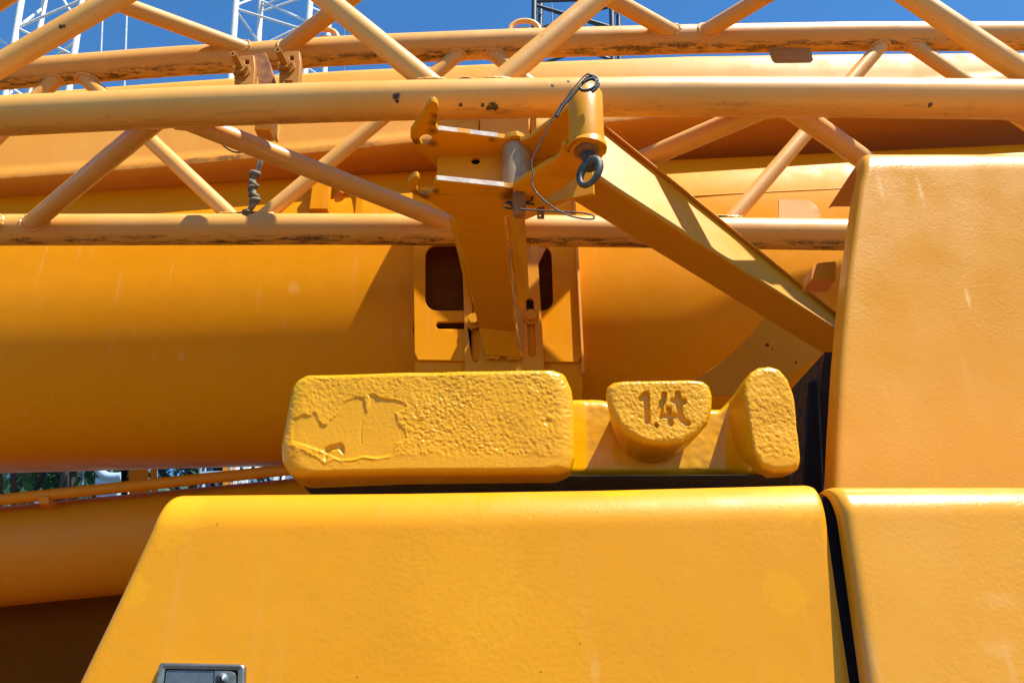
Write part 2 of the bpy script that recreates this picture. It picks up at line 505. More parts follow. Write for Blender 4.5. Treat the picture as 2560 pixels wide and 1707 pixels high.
def groundmat():
    k = NT('yard_asphalt')
    c = k.mix(k.ramp(k.noise(0.8, 8, 0.65), 0.35, 0.65), (0.055, 0.053, 0.050, 1), (0.085, 0.080, 0.073, 1))
    c = k.mix(k.math('MULTIPLY', k.ramp(k.noise(6, 8, 0.7), 0.55, 0.7), 0.5), c, (0.035, 0.033, 0.030, 1))
    k.l(c, k.b.inputs['Base Color'])
    k.b.inputs['Roughness'].default_value = 0.85
    k.l(k.bump(k.noise(40, 6, 0.7), 0.5, 0.01), k.b.inputs['Normal'])
    return k.m
def glassmat():
    k = NT('cab_glass')
    k.b.inputs['Base Color'].default_value = (0.45, 0.62, 0.78, 1)
    k.b.inputs['Roughness'].default_value = 0.02
    k.b.inputs['Transmission Weight'].default_value = 1.0
    k.b.inputs['IOR'].default_value = 1.05
    return k.m
M_GLASS = glassmat()

# ================================================================== the setting: ground
gr = obj('ground', [(-1500,-1500,0),(1500,-1500,0),(1500,1500,0),(-1500,1500,0)], [[0,1,2,3]], groundmat(), smooth=False)
gr['kind'] = 'structure'

# ================================================================== the crane
crane = thing('mobile_crane', 'yellow truck crane with rounded boom, service cover and textured rear housing', 'crane', (0, 2.6, 0))

# ---- boom: rounded lower shell
def shell_profile(X, off=0.0, a0=-88, a1=262, n=72):
    zc, yc = CAMZ + 1.60 + 0.01*X, 3.28 + BYAW*X
    pts = []
    for k in range(n + 1):
        t = R(a0 + (a1 - a0) * k / n)          # 0 = up, 90 = towards the camera, 180 = down
        cu, cf = math.cos(t), math.sin(t)
        hh = (0.62 if cu > 0 else 0.66) + off
        hd = 0.50 + off
        e = 2/(3.2 if cu > 0 else 2.35)
        z = zc + math.copysign(abs(cu)**e, cu) * hh
        y = yc - math.copysign(abs(cf)**e, cf) * hd
        pts.append(Vector((X, y, z)))
    return pts
boom = obj('telescopic_boom', *grid([shell_profile(x, a0=0, a1=360, n=120) for x in np.linspace(-4.2, 4.2, 15)]), M_BOOM, crane, sharp=60)

# ---- boom: upper box section with rounded lower lip and dirt line
TOPL = [(0,240),(430,208),(860,179),(1280,160),(1710,144),(2130,138),(2560,135)]
rows = []
for px in (-700,-350,0,430,860,1280,1710,2130,2560,2900,3300):
    YS_ = boomY(px, YS)
    a = P(px, interp(px, TOPL), YS_ + 0.03)
    b = P(px, interp(px, CRL), YS_)
    X = a.x
    prof_ = [(0.75, a.z-0.002), (0.07, a.z), (0.03, a.z-0.003), (0.014, a.z-0.012), (0.005, a.z-0.035), (0.0, a.z-0.12), (-0.001, b.z+0.09), (-0.004, b.z+0.06),
             (-0.016, b.z+0.03), (-0.012, b.z+0.008), (0.004, b.z), (0.05, b.z), (0.30, b.z-0.01), (0.75, b.z-0.01)]
    rows.append([Vector((X, YS_+o, z)) for o, z in prof_])
obj('boom_upper_box', *grid(rows, close=True), M_BOOMTOP, boom, sharp=50)

# weld seam on the right half, faded lettering patches
M_PATCH = paint('faded_lettering', (0.82, 0.42, 0.10, 1), (0.84, 0.46, 0.14, 1), rough=0.5, peel=0.0, vary=0.4, dots=0.0)
def onshell(px, py, off=0.0):
    # point of the boom shell seen at this pixel, pushed out by off
    best, bd = None, 9
    d = ray(px, py)
    for Y in np.linspace(2.4, 3.1, 141):
        p = P(px, py, Y)
        zc = CAMZ + 1.60 + 0.01 * p.x
        v = (p.z - zc); hh = 0.62 if v > 0 else 0.66
        ex = 3.2 if v > 0 else 2.35
        q = abs(v/hh)**ex + abs((Y-3.28-BYAW*p.x)/0.5)**ex
        if q <= 1.0:
            best = p; break
    best = best or P(px, py, 2.75)
    return best + Vector((0, -1, 0.1)).normalized() * off
def decal(name, loop, mat, parent, n=1):
    pts = [onshell(x, y, 0.006) for x, y in loop]
    c = onshell(sum(x for x,_ in loop)/len(loop), sum(y for _,y in loop)/len(loop), 0.006)
    F = [[i, (i+1) % len(pts), len(pts)] for i in range(len(pts))]
    return obj(name, pts + [c], F, mat, parent)
decal('faded_letter', [(1946,500)] + ring(2010,546,40,8,44,-90,0) + [(2050,590),(1946,590)], M_PATCH, boom)
def strip_decal(name, x0, x1, y0, y1, mat, n=6):
    rows = [[onshell(x0+(x1-x0)*i/2, y0+(y1-y0)*k/n, 0.002) for i in range(3)] for k in range(n+1)]
    return obj(name, *grid(rows), mat, boom)
ws = [onshell(px, py, 0.001) for px, py in ((1690,494),(1830,486),(1990,478),(2150,470),(2400,455),(2620,440))]
obj('weld_seam', *tube(smooth_path(ws, 4), 0.0045, 8), M_BOOM, boom)

# ---- boom collar with windows, slotted plate, bolts
YC = 2.62
def lp(loop, Y): return [P(x, y, Y) for x, y in loop]
out = [(1031,468),(1036,880),(1044,900),(1446,905),(1457,880),(1430,468)]
win = rrect(1063, 612, 1378, 776, 28)
win = [(x + (y-612)*0.035*(1 if x > 1300 else 0), y) for x, y in win]
slot = rrect(1090, 804, 1250, 822, 9)
obj('collar_plate', *plate(lp(out, YC), [lp(win, YC), lp(slot, YC)], (0, 0.014, 0)), M_BOOM, boom, bevel=0.003)
# cheeks and rounded underside of the collar
for sx, nm in ((1031, 1), (1457, -1)):
    a, b = P(sx if nm == 1 else 1430, 468, YC + 0.015), P(sx + (5 if nm == 1 else 0), 885, YC + 0.015)
    c = [a, b, b + Vector((0.0, 0.20, 0)), a + Vector((0, 0.20, 0))]
    obj('collar_cheek', *plate(c, [], (0.014*nm, 0, 0)), M_BOOM, boom, bevel=0.003)
xa, xb = P(1037, 880, YC).x, P(1456, 880, YC).x
zc0 = P(1240, 885, YC).z
prof = []
for k in range(13):
    w = R(90 * k / 12)
    prof.append((YC + 0.30 - 0.285*math.cos(w), zc0 - 0.02 - 0.20*math.sin(w)))
obj('collar_underside', *grid([[Vector((x, y, z)) for y, z in prof] for x in np.linspace(xa, xb, 5)]), M_BOOM, boom)
# back skin seen inside the window, its shade put into the dark paint
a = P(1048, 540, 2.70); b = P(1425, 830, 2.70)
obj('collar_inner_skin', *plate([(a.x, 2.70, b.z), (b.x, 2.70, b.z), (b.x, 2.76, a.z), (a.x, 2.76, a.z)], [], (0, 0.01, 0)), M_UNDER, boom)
# slotted plate
YP = YC - 0.016
out = [(1150,480),(1159,745),(1163,960),(1364,960),(1361,918),(1343,617),(1335,480)]
sl1 = rrect(1179, 752, 1199, 904, 10)
sl2 = [(1315,652),(1309,650),(1306,640),(1304,560),(1324,560),(1327,640),(1325,650)]
sl3 = [(x + (y-748)*0.045, y) for x, y in rrect(1315, 745, 1334, 893, 9.5)]
obj('slotted_plate', *plate(lp(out, YP), [lp(sl1, YP), lp(sl2, YP), lp(sl3, YP)], (0, 0.013, 0)), M_BRK, boom, bevel=0.002)
for bx, by in ((1184, 803), (1327, 793)):
    p = P(bx, by, YP)
    wv, wf = prism(p + Vector((0, 0.001, 0)), (0, -1, 0), M(21, p), 0.007, 28)
    hb = obj('bolt_washer', wv, wf, M_BRK, boom, bevel=0.0015)
    p2 = p + Vector((0, -0.006, 0))
    obj('hex_bolt', *prism(p2, (0, -1, 0), M(15, p), 0.022, 6, 0.3), M_BRK, boom, bevel=0.0025)
# bright upright edge strip beside the collar and small fittings between the chords
p = P(1432, 480, YC - 0.02); q = P(1455, 930, YC - 0.02)
obj('collar_edge_bar', *plate([p, q, q + Vector((0.010, 0, 0)), p + Vector((0.010, 0, 0))], [], (0, 0.2, 0)), M_BOOMTOP, boom, bevel=0.002)
a = P(788, 440, 2.835); b = P(823, 535, 2.835)
obj('upright_bar', *hexa([(a.x, 2.835, b.z), (b.x, 2.835, b.z), (b.x, 2.835, a.z), (a.x, 2.835, a.z), (a.x, 2.80, b.z), (b.x, 2.80, b.z), (b.x, 2.80, a.z), (a.x, 2.80, a.z)]), M_BOOM, boom, bevel=0.004)
p = P(861, 484, 2.86)
obj('hex_bolt', *join(prism(p, (0,-1,0), M(16,p), 0.01, 20), prism(p+Vector((0,-0.009,0)), (0,-1,0), M(11,p), 0.02, 6)), M_BRK, boom, bevel=0.002)
a = P(893, 455, 2.825); b = P(905, 535, 2.825)
obj('upright_bar', *hexa([(a.x, 2.825, b.z), (b.x, 2.825, b.z), (b.x, 2.825, a.z), (a.x, 2.825, a.z), (a.x, 2.9, b.z), (b.x, 2.9, b.z), (b.x, 2.9, a.z), (a.x, 2.9, a.z)]), M_BOOM, boom, bevel=0.003)
# support blocks seen between the front chord and the bracket
for x0, x1, y0, y1, m_ in ((1092, 1139, 270, 350, M_BOOMTOP), (1139, 1196, 262, 360, M_BRK), (1200, 1322, 270, 352, M_BOOMTOP), (1326, 1342, 262, 360, M_BRK)):
    a = P(x0, y0, 2.52); b = P(x1, y1, 2.52)
    obj('support_block', *hexa([(a.x, 2.52, b.z), (b.x, 2.52, b.z), (b.x, 2.52, a.z), (a.x, 2.52, a.z), (a.x, 2.69, b.z), (b.x, 2.69, b.z), (b.x, 2.69, a.z), (a.x, 2.69, a.z)]), m_, boom, bevel=0.003)
p = P(1168, 338, 2.50)
obj('round_boss', *prism(p, (0, -1, 0), M(27, p), 0.03, 28), M_BRK, boom, bevel=0.004)

# ---- luffing cylinder with pipe and clip, dark frame panel
def lin(px, a, b): return a[1] + (b[1]-a[1])*(px-a[0])/(b[0]-a[0])
ca, cb = P(-500, 1438, 3.58), P(1850, 1209, 3.58)
cyl = obj('luffing_cylinder', *tube([ca, ca.lerp(cb, 0.5), cb], 0.214, 64), M_DARKY, crane)
pa, pb = P(-500, 1301, 3.38), P(1850, 1057, 3.38)
obj('hydraulic_pipe', *tube([pa, pa.lerp(pb, 0.5), pb], M(14, pa.lerp(pb, 0.3)), 24), M_DARKY, cyl)
for px in (110,):
    c = P(px, lin(px, (0,1264), (700,1192)), 3.36)
    obj('pipe_clip', *hexa([c + Vector(v) for v in ((-.022,-.006,-.012),(.022,-.006,-.012),(.022,-.006,.02),(-.022,-.006,.02),(-.022,.09,-.03),(.022,.09,-.03),(.022,.09,.0),(-.022,.09,.0))]), M_DARKY, cyl, bevel=0.003)
obj('turntable_side_plate', *plate([(-4.6, 3.85, 0.9), (1.6, 3.85, 0.9), (1.6, 3.85, 2.2), (-4.6, 3.85, 2.05)], [], (0, 0.03, 0)), M_UNDER, crane, smooth=False)  # shade under the boom is put into its dark paint
obj('light_block_deck', *box(0.2, 2.9, 1.05, 9.0, 3.6, 0.12), M_DECK, crane, smooth=False)  # unseen slab, added to block light from below
obj('deck_beam', *box(0.75, 1.95, 1.50, 1.75, 0.9, 0.74), M_DECK, crane, smooth=False)

# ---- service cover (front) with paddle latch
LE = [(1160,430),(1212,424),(1218,414),(1228,406),(1246,399),(1320,374),(1480,300),(1707,190),(2100,0),(2300,-97)]
RE = [(1160,2040),(1187,2044),(1193,2050),(1203,2056),(1245,2063),(1480,2096),(1707,2131),(2100,2191),(2300,2222)]
def cover_top(x): return interp(x, [(400,1214),(1000,1209),(1500,1201),(2060,1187)])
pt, pb_ = P(1230, 1235, 1.11), P(1230, 1707, 1.10)
ctilt = (pt - pb_).normalized()
cn = Vector((1, 0, 0)).cross(ctilt).normalized()         # points away from or towards the camera
if cn.y > 0: cn = -cn
def rnd(d, r):
    return 0.0 if d >= r else r - math.sqrt(max(0.0, r*r - (r-d)**2))
def panel(LE, RE, top, ybot, p0, n, rt, rl, rr, flange, nu=70, nv=60):
    us = [0,.002,.005,.009,.014,.02,.03,.05] + list(np.linspace(.08,.92,nu)) + [.95,.97,.98,.986,.991,.995,.998,1]
    rows = []
    for k in range(nv + 1):
        v = (k/nv)**1.9
        row = []
        for u in us:
            y = None
            xg = LE[2][1] + (RE[2][1]-LE[2][1])*u
            yt = top(xg)
            y = yt + (ybot - yt)*v
            xl, xr = interp(y, LE), interp(y, RE)
            x = xl + (xr-xl)*u
            p = PL(x, y, p0, n)
            sc = depth(p)/FPX
            dt = (y - yt)*sc*1.0
            dl = (x - xl)*sc; dr = (xr - x)*sc
            o = rnd(dt, rt) + rnd(dl, rl) + rnd(dr, rr)
            row.append(p - n*o)
        rows.append(row)
    back = Vector((0, 1, 0))
    top_row = [p + back*flange for p in rows[0]]
    rows2 = []
    for r_ in [top_row] + rows:
        rows2.append([r_[0] + back*(flange if r_ is not top_row else 0)] + r_ + [r_[-1] + back*(flange if r_ is not top_row else 0)])
    return grid(rows2)
cover = obj('service_cover', *panel(LE, RE, cover_top, 2250, pt, cn, 0.060, 0.014, 0.010, 0.10), M_COVER, crane, sharp=50)
# latch: rounded frame, recess, paddle, lock
def cl(x, y, o=0.0): return PL(x, y, pt, cn) + cn*o
def cloop(loop, o): return [cl(x, y, o) for x, y in loop]
def sk(loop):                                    # follow the slight lean of the latch
    return [(x - (y-1660)*0.11*(1 if x < 505 else 0.3), y + (x-400)*0.018) for x, y in loop]
fo, fi = sk(rrect(400, 1656, 617, 1830, 12)), sk(rrect(418, 1671, 599, 1815, 5))
fi2 = sk(rrect(411, 1664, 608, 1822, 8))
def ringmesh(loops):
    V = [p for l in loops for p in l]; n = len(loops[0]); F = []
    for i in range(len(loops)-1):
        for k in range(n):
            F.append([i*n+k, i*n+(k+1) % n, (i+1)*n+(k+1) % n, (i+1)*n+k])
    return V, F
obj('latch_frame', *ringmesh([cloop(fo, -0.004), cloop(fo, 0.004), cloop(sk(rrect(402,1658,615,1828,11)), 0.0065), cloop(sk(rrect(405,1661,612,1825,10)), 0.0075), cloop(fi2, 0.007), cloop(fi, 0.0055), cloop(fi, -0.012)]), M_STEEL, cover, sharp=60)
obj('latch_recess', *plate(cloop(fi, 0.0004), [], cn*0.0004), M_BLACK, cover)
obj('latch_paddle', *plate(cloop(sk(rrect(421, 1674, 538, 1812, 3)), 0.0045), [], -cn*0.003), M_PAD, cover, bevel=0.0008)
lk = [(541,1674)] + ring(578, 1692, 17, 8, 18, -90, 0) + ring(578, 1795, 17, 8, 18, 0, 90) + [(541,1813)]
obj('lock_housing', *plate(cloop(sk(lk), 0.006), [], -cn*0.004), M_STEEL, cover, bevel=0.0012)
c0 = sk(ring(560, 1697, 16.5, 28, 19)); c1 = sk(ring(560, 1697, 14, 28, 16.5))
obj('lock_barrel', *join(ringmesh([cloop(c0, 0.005), cloop(c0, 0.008), cloop(c1, 0.0085)]), plate(cloop(c1, 0.0085), [], -cn*0.001)), M_PAD, cover)
obj('key_slot', *plate(cloop(sk(ring(558, 1697, 4, 14, 10)), 0.0088), [], -cn*0.0005), M_BLACK, cover)

# ---- rear housing, upper and lower shells
UL = [(300,2190),(392,2166),(430,2160),(470,2150),(560,2138),(700,2119),(900,2101),(1100,2090),(1225,2085),(1300,2083)]
UR = [(300,3500),(1300,3500)]
ut, ub = P(2300, 392, 1.43), P(2300, 1225, 1.41)
un = Vector((1,0,0)).cross((ut-ub).normalized()).normalized()
if un.y > 0: un = -un
def housing_panel(LE, RE, yt, yb, p0, n, rt, rl, flange, nu=60, nv=60, rlside=0.0):
    us = [0,.0012,.003,.006,.010,.015,.021,.028,.037,.05] + list(np.linspace(.07,1,nu))
    rows = []
    for k in range(nv + 1):
        v = (k/nv)**1.7
        y = yt + (yb-yt)*v
        xl, xr = interp(y, LE), interp(y, RE)
        row = []
        for u in us:
            x = xl + (xr-xl)*u
            p = PL(x, y, p0, n)
            sc = depth(p)/FPX
            row.append(p - n*(rnd((y-yt)*sc, rt) + rnd((x-xl)*sc, rl)))
        rows.append(row)
    b = Vector((0.012, 1, 0)).normalized()*flange
    top = [p + Vector((0, flange+0.15, 0)) for p in rows[0]]
    R2 = []
    for r_ in [top] + rows:
        q = r_[0] + (b if r_ is not top else Vector((0,0,0)))
        R2.append([q] + r_)
    return grid(R2)
hous = obj('rear_housing', *housing_panel(UL, UR, 356, 1300, ut, un, 0.060, 0.013, 0.04), M_HOUS, crane, sharp=55)
LL = [(1180,2088),(1200,2091),(1232,2100),(1290,2113),(1480,2141),(1707,2173),(2300,2258)]
LR = [(1200,3500),(2300,3500)]
lt, lb = P(2300, 1216, 1.085), P(2300, 1707, 1.06)
ln = Vector((1,0,0)).cross((lt-lb).normalized()).normalized()
if ln.y > 0: ln = -ln
obj('rear_housing_skirt', *housing_panel(LL, LR, 1193, 2300, lt, ln, 0.05, 0.014, 0.016), M_HOUS, crane, sharp=55)
# black strip and dark block, shade put into the gaps as colour
sx = [PL(x, y, lt + Vector((0, 0.05, 0)), ln) for x, y in ((2052,1240),(2096,1246),(2260,2250),(2150,2250))]
obj('gap_shade_strip', *plate(sx, [], (0, 0.02, 0)), M_BLACK, crane, smooth=False)
a = P(2060, 860, 1.52); b = P(2130, 1240, 1.44)
obj('gap_shade_block', *hexa([P(2062,880,1.72), P(2140,880,1.72), P(2140,1300,1.70), P(2000,1300,1.70), P(2062,880,1.72)+Vector((0,.3,0)), P(2140,880,1.72)+Vector((0,.3,0)), P(2140,1300,1.70)+Vector((0,.3,0)), P(2000,1300,1.70)+Vector((0,.3,0))]), M_CWBASE, crane, smooth=False)
obj('rubber_guard', *hexa([P(2006,1230,1.58), P(2060,1230,1.58), P(2044,950,1.62), P(2018,954,1.62), P(2006,1230,1.66), P(2060,1230,1.66), P(2048,944,1.68), P(2026,946,1.68)]), M_BLACK, crane, bevel=0.006, bseg=3)
# yellow lug and dark wedge on the housing's flank
a = P(2030, 660, 1.62)
lug = [(2026,700),(2031,668),(2038,659),(2060,655),(2090,653),(2090,700)]
obj('flank_lug', *plate(lp(lug, 1.62), [], (0, 0.06, 0)), M_DARKY, crane, bevel=0.004)
# gusset below the support beam
_gp, _gn = P(1900, 850, 2.50), Vector((0.0, 0.80, 0.60)).normalized()
g = [PL(x, y, _gp, _gn) for x, y in ((1690,985),(1745,945),(1800,910),(1848,870),(1885,832),(1915,795),(1990,740),(2120,800),(2066,878),(1985,932),(1960,990))]
M_GUS = paint('gusset_paint', (0.66, 0.29, 0.016, 1), rough=0.45, peel=0.08, vary=0.4, dots=0.4,
    spots=[(PL(x, y, _gp, _gn), r_) for x, y, r_ in ((1918,862,.007),(1930,873,.004),(1990,905,.006))])
obj('gusset', *plate(g, [], (0, 0.03, 0.01)), M_GUS, crane, smooth=False)

# ---- cab seen in the gap below the boom
def post_hex(x0, x1, Ya, Yb, y0=1100): return hexa([P(x0,y0,Ya),P(x1,y0,Ya),P(x1+2,1270,Ya),P(x0+2,1270,Ya),P(x0,y0,Yb),P(x1,y0,Yb),P(x1+2,1270,Yb),P(x0+2,1270,Yb)])
cab = obj('cab_pillar', *post_hex(322, 370, 4.5, 4.7), M_UNDER, crane, smooth=False)
obj('cab_pillar', *post_hex(376, 392, 4.6, 4.7), M_UNDER, crane, smooth=False)
obj('cab_pillar', *post_hex(556, 570, 4.6, 4.7), M_BOOMTOP, crane, smooth=False)
for x0, x1 in ((302,318),(24,40),(-30,6)):
    obj('window_seal', *post_hex(x0, x1, 4.58, 4.66), M_BLACK, cab, smooth=False)
obj('window_pane', *plate([P(-200,1100,4.62),P(302,1100,4.62),P(303,1270,4.62),P(-200,1270,4.62)], [], (0,0.006,0)), M_GLASS, cab, smooth=False)
obj('window_pane', *plate([P(393,1100,4.62),P(556,1100,4.62),P(557,1260,4.62),P(394,1260,4.62)], [], (0,0.006,0)), M_GLASS, cab, smooth=False)

# ================================================================== counterweight
CWL = 'cast yellow counterweight slab marked 1.4t lying behind the service cover'
cw = thing('counterweight', CWL, 'counterweight', tuple(P(1360, 1235, 1.40)))
def resample(loop, n):
    pts = np.array(loop + [loop[0]], dtype=float)
    d = np.r_[0, np.cumsum(np.hypot(*np.diff(pts, axis=0).T))]
    s = np.linspace(0, d[-1], n, endpoint=False)
    return np.c_[np.interp(s, d, pts[:,0]), np.interp(s, d, pts[:,1])]
def soft(loop, it=6):
    a = np.array(loop)
    for _ in range(it):
        a = (np.roll(a, 1, 0) + 2*a + np.roll(a, -1, 0)) / 4
    return a
def cast(front, Yf, back, Yb, rad, NT_=420, NR=90, NS=26, disp=None, lean=0.0, sm=6):
    """cast lump: front outline (px) at depth Yf, rounded rim of rad (fraction of radius), sides running to the back outline at Yb"""
    f = soft(resample(front, NT_), sm); b = soft(resample(back, NT_), sm)
    c = f.mean(0)
    rows = []; flat = []
    for k in range(1, NR + 1):
        t = k / NR * (1 - rad)
        rows.append([(x, y, 0.0) for x, y in c + (f-c)*t]); flat.append(1.0)
    nrim = 16
    pc = P(c[0], c[1], Yf)
    size = M(np.hypot(*(f-c).T).min(), pc)*rad*1.6
    size = min(size, 0.035)
    for k in range(1, nrim + 1):
        w = R(90*k/nrim)
        t = 1 - rad + rad*math.sin(w)
        o = size*(1-math.cos(w))
        rows.append([(x, y, o) for x, y in c + (f-c)*t]); flat.append(max(0.0, math.cos(w)))
    for k in range(1, NS + 1):
        t = k/NS
        rows.append([(x, y, size + (Yb-Yf-size)*t) for x, y in f + (b-f)*t]); flat.append(0.0)
    V = []
    pix = []
    for r_ in rows:
        for x, y, o in r_:
            Y = Yf + o + lean*(y-c[1])
            V.append(P(x, y, Yf + lean*(y-c[1])) + Vector((0, o, 0))); pix.append((x, y))
    V = np.array([tuple(v) for v in V]); pix = np.array(pix)
    V0 = np.array([tuple(P(c[0], c[1], Yf))])
    V = np.vstack([V, V0]); pix = np.vstack([pix, c])
    n = NT_; nr = len(rows)
    F = []
    for i in range(nr-1):
        for k in range(n):
            l = (k+1) % n
            F.append([i*n+k, i*n+l, (i+1)*n+l, (i+1)*n+k])
    for k in range(n):
        F.append([nr*n, (k+1) % n, k])
    fl = np.repeat(np.array(flat), n); fl = np.r_[fl, 1.0]
    # approximate normals: front -> -Y, sides -> radial
    rad_dir = np.c_[(pix[:,0]-c[0]), np.zeros(len(pix)), -(pix[:,1]-c[1])]
    rad_dir /= (np.linalg.norm(rad_dir, axis=1)[:,None] + 1e-9)
    N = rad_dir*(1-fl)[:,None] + np.array([0,-1,0])*fl[:,None]
    N /= np.linalg.norm(N, axis=1)[:,None]
    if disp is not None:
        V = V + N*disp(V, pix, fl)[:,None]
    return V, F
def pebble(V, s, p=1.0):
    a = pnoise(V*s + 11.3); b = pnoise(V*s*2.1 + 3.1)
    h = a + 0.45*b
    return np.sign(h)*np.abs(h)**p
def inpoly(pix, poly):
    x, y = pix[:,0], pix[:,1]; ins = np.zeros(len(pix), bool)
    for i in range(len(poly)):
        x1, y1 = poly[i]; x2, y2 = poly[i-1]
        c = ((y1 > y) != (y2 > y)) & (x < (x2-x1)*(y-y1)/(y2-y1+1e-12)+x1)
        ins ^= c
    return ins
def polydist(pix, poly, closed=True):
    d = np.full(len(pix), 1e9)
    n = len(poly)
    for i in range(n if closed else n-1):
        a = np.array(poly[i], float); b = np.array(poly[(i+1) % n], float)
        ab = b-a; t = np.clip(((pix-a)@ab)/(ab@ab+1e-9), 0, 1)
        d = np.minimum(d, np.linalg.norm(pix-(a+t[:,None]*ab), axis=1))
    return d
k3 = 780/2352
PATCH = [(680+x*k3, 880+y*k3) for x, y in ((150,560),(170,500),(235,475),(285,480),(320,455),(345,510),(375,550),(410,550),(430,520),(490,470),(525,390),(580,360),(640,340),(690,345),(700,420),(712,450),(730,400),(735,330),(760,315),(810,345),(900,360),(975,375),(1015,410),(1000,430),(930,460),(945,540),(1000,590),(1012,650),(940,690),(905,760),(880,785),(800,800),(690,785),(600,810),(510,815),(430,770),(360,740),(250,700),(150,670))]
GOUGE = [(680+x*k3, 880+y*k3) for x, y in ((395,720),(440,700),(520,680),(545,720),(540,775),(500,730),(450,740),(420,775),(400,830),(390,780))]
def smst(x, a, b):
    t = np.clip((x-a)/(b-a), 0, 1); return t*t*(3-2*t)
def disp_block(V, pix, fl):
    h = pebble(V, 185, 1.0)*0.0014*(0.55 + 0.9*np.clip(pnoise(V*9+5)+0.5, 0, 1)) + pnoise(V*14)*0.0028 - 0.002*smst(pnoise(V*40+9), 0.38, 0.5)
    ins = inpoly(pix, PATCH); d = polydist(pix, PATCH)
    sd = np.where(ins, d, -d)
    m = smst(sd, -3.0, 3.0)
    low = smst(pix[:,1], 1128, 1146)                         # smooth lower rim
    edge = 1 - 0.75*low
    rough = h*np.clip(fl*1.6, 0.12, 1)*edge
    flatp = pnoise(V*20)*0.0012 + pnoise(V*150)*0.0003 - 0.0015
    crack = np.exp(-(polydist(pix, [(680+x*k3, 880+y*k3) for x, y in ((690,345),(698,410),(712,455),(675,520),(668,600),(672,690))], False)/1.2)**2)*0.0012
    out = rough*(1-m) + (flatp - crack)*m*fl + rough*0.1*m
    g_in = inpoly(pix, GOUGE); gd = polydist(pix, GOUGE)
    gs = np.where(g_in, gd, -gd)
    out -= 0.0045*smst(gs, -1.5, 4)*fl
    lip = np.exp(-((polydist(pix, [(680+x*k3, 880+y*k3) for x, y in ((150,700),(250,740),(340,790),(400,835),(470,800),(520,815),(600,812),(690,790),(760,800),(880,788))], False))/4.0)**2)
    out += 0.0010*lip*np.clip(fl*1.5, 0, 1)
    return out
blk_f = [(738,945),(760,932),(1000,926),(1385,918),(1412,928),(1430,965),(1440,1040),(1439,1140),(1428,1172),(1395,1182),(1000,1184),(745,1190),(718,1180),(700,1150),(698,1110),(712,1030),(726,965)]
blk_b = [(x*0.97+1080*0.03 if x < 1080 else x - 2, y*0.96+1075*0.04+20) for x, y in blk_f]
obj('cast_block', *cast(blk_f, 1.32, blk_b, 1.75, 0.13, NT_=720, NR=150, NS=20, disp=disp_block, lean=0.0, sm=5), M_CW, cw, sharp=0)

# recessed wall between the lumps
wall = []
for v in np.linspace(0, 1, 40):
    row = []
    for u in np.linspace(0, 1, 120):
        x = 1405 + (1900-1405)*u
        ytop = interp(x, [(1400,1000),(1500,1000),(1560,1012),(1700,1022),(1800,1024),(1830,1000),(1900,990)])
        y = ytop + (1212-ytop)*v
        Y = 1.445 + rnd(v*0.2, 0.014)
        Y -= 0.07*smst(np.array([x]), 1790, 1880)[0]**2
        Y -= 0.035*(1-smst(np.array([x]), 1420, 1470)[0])
        Y += 0.03*smst(np.array([y]), 1170, 1212)[0]
        row.append(P(x, y, Y))
    wall.append(row)
top = [p + Vector((0, 0.3, 0)) for p in wall[0]]
wv, wf = grid([top] + wall)
wv = np.array([tuple(p) for p in wv])
msk = np.r_[np.zeros(120), np.ones(len(wv)-120)]
wv[:,1] += pebble(wv, 60)*0.0016*msk + pnoise(wv*12)*0.003*msk
obj('recessed_wall', wv, wf, M_CW, cw, sharp=60)

# round-bottomed tab with engraved 1.4t
kt = 300/2352
def T_(x, y): return (1520 + x*kt, 940 + y*kt)
G1 = [[T_(655,430), T_(720,390), T_(748,345), T_(775,880)], ]
G4 = [[T_(1105,345), T_(1085,470), T_(1040,600), T_(1000,770), T_(1330,775)], [T_(1190,650), T_(1215,780), T_(1235,930)]]
GT = [[T_(1365,350), T_(1395,600), T_(1430,790), T_(1480,870), T_(1570,915)], [T_(1290,470), T_(1490,500)]]
DOT = T_(955, 958)
def letter_depth(pix):
    d = np.full(len(pix), 1e9)
    for gl, hw in ((G1, 7.6), (G4, 6.6), (GT, 7.4)):
        for pl in gl:
            d = np.minimum(d, polydist(pix, pl, False) - hw)
    d = np.minimum(d, np.linalg.norm(pix - np.array(DOT), axis=1) - 5.5)
    q3 = np.c_[pix*0.11, np.zeros(len(pix))]
    d = d + pnoise(q3)*3.2
    return 1 - smst(d, -3.0, 1.8)
def disp_tab(V, pix, fl):
    h = pebble(V, 165)*0.0012*np.clip(fl*1.5, 0.1, 1) + pnoise(V*25)*0.002
    L = letter_depth(pix)*np.where(fl > 0.5, 1, 0)
    return h*(1-0.8*L) - 0.0085*L
tab_f = [(1516,985),(1519,965),(1533,953),(1560,949),(1740,946),(1760,948),(1776,960),(1784,985),(1783,1020),(1772,1055),(1745,1088),(1710,1106),(1660,1113),(1610,1107),(1570,1088),(1540,1055),(1524,1020)]
tab_b = [(x*0.72+1650*0.28, (y-948)*0.86+975) for x, y in tab_f]
obj('marked_tab', *cast(tab_f, 1.335, tab_b, 1.47, 0.17, NT_=520, NR=170, NS=20, disp=disp_tab, lean=0.0, sm=4), M_CW, cw, sharp=0)

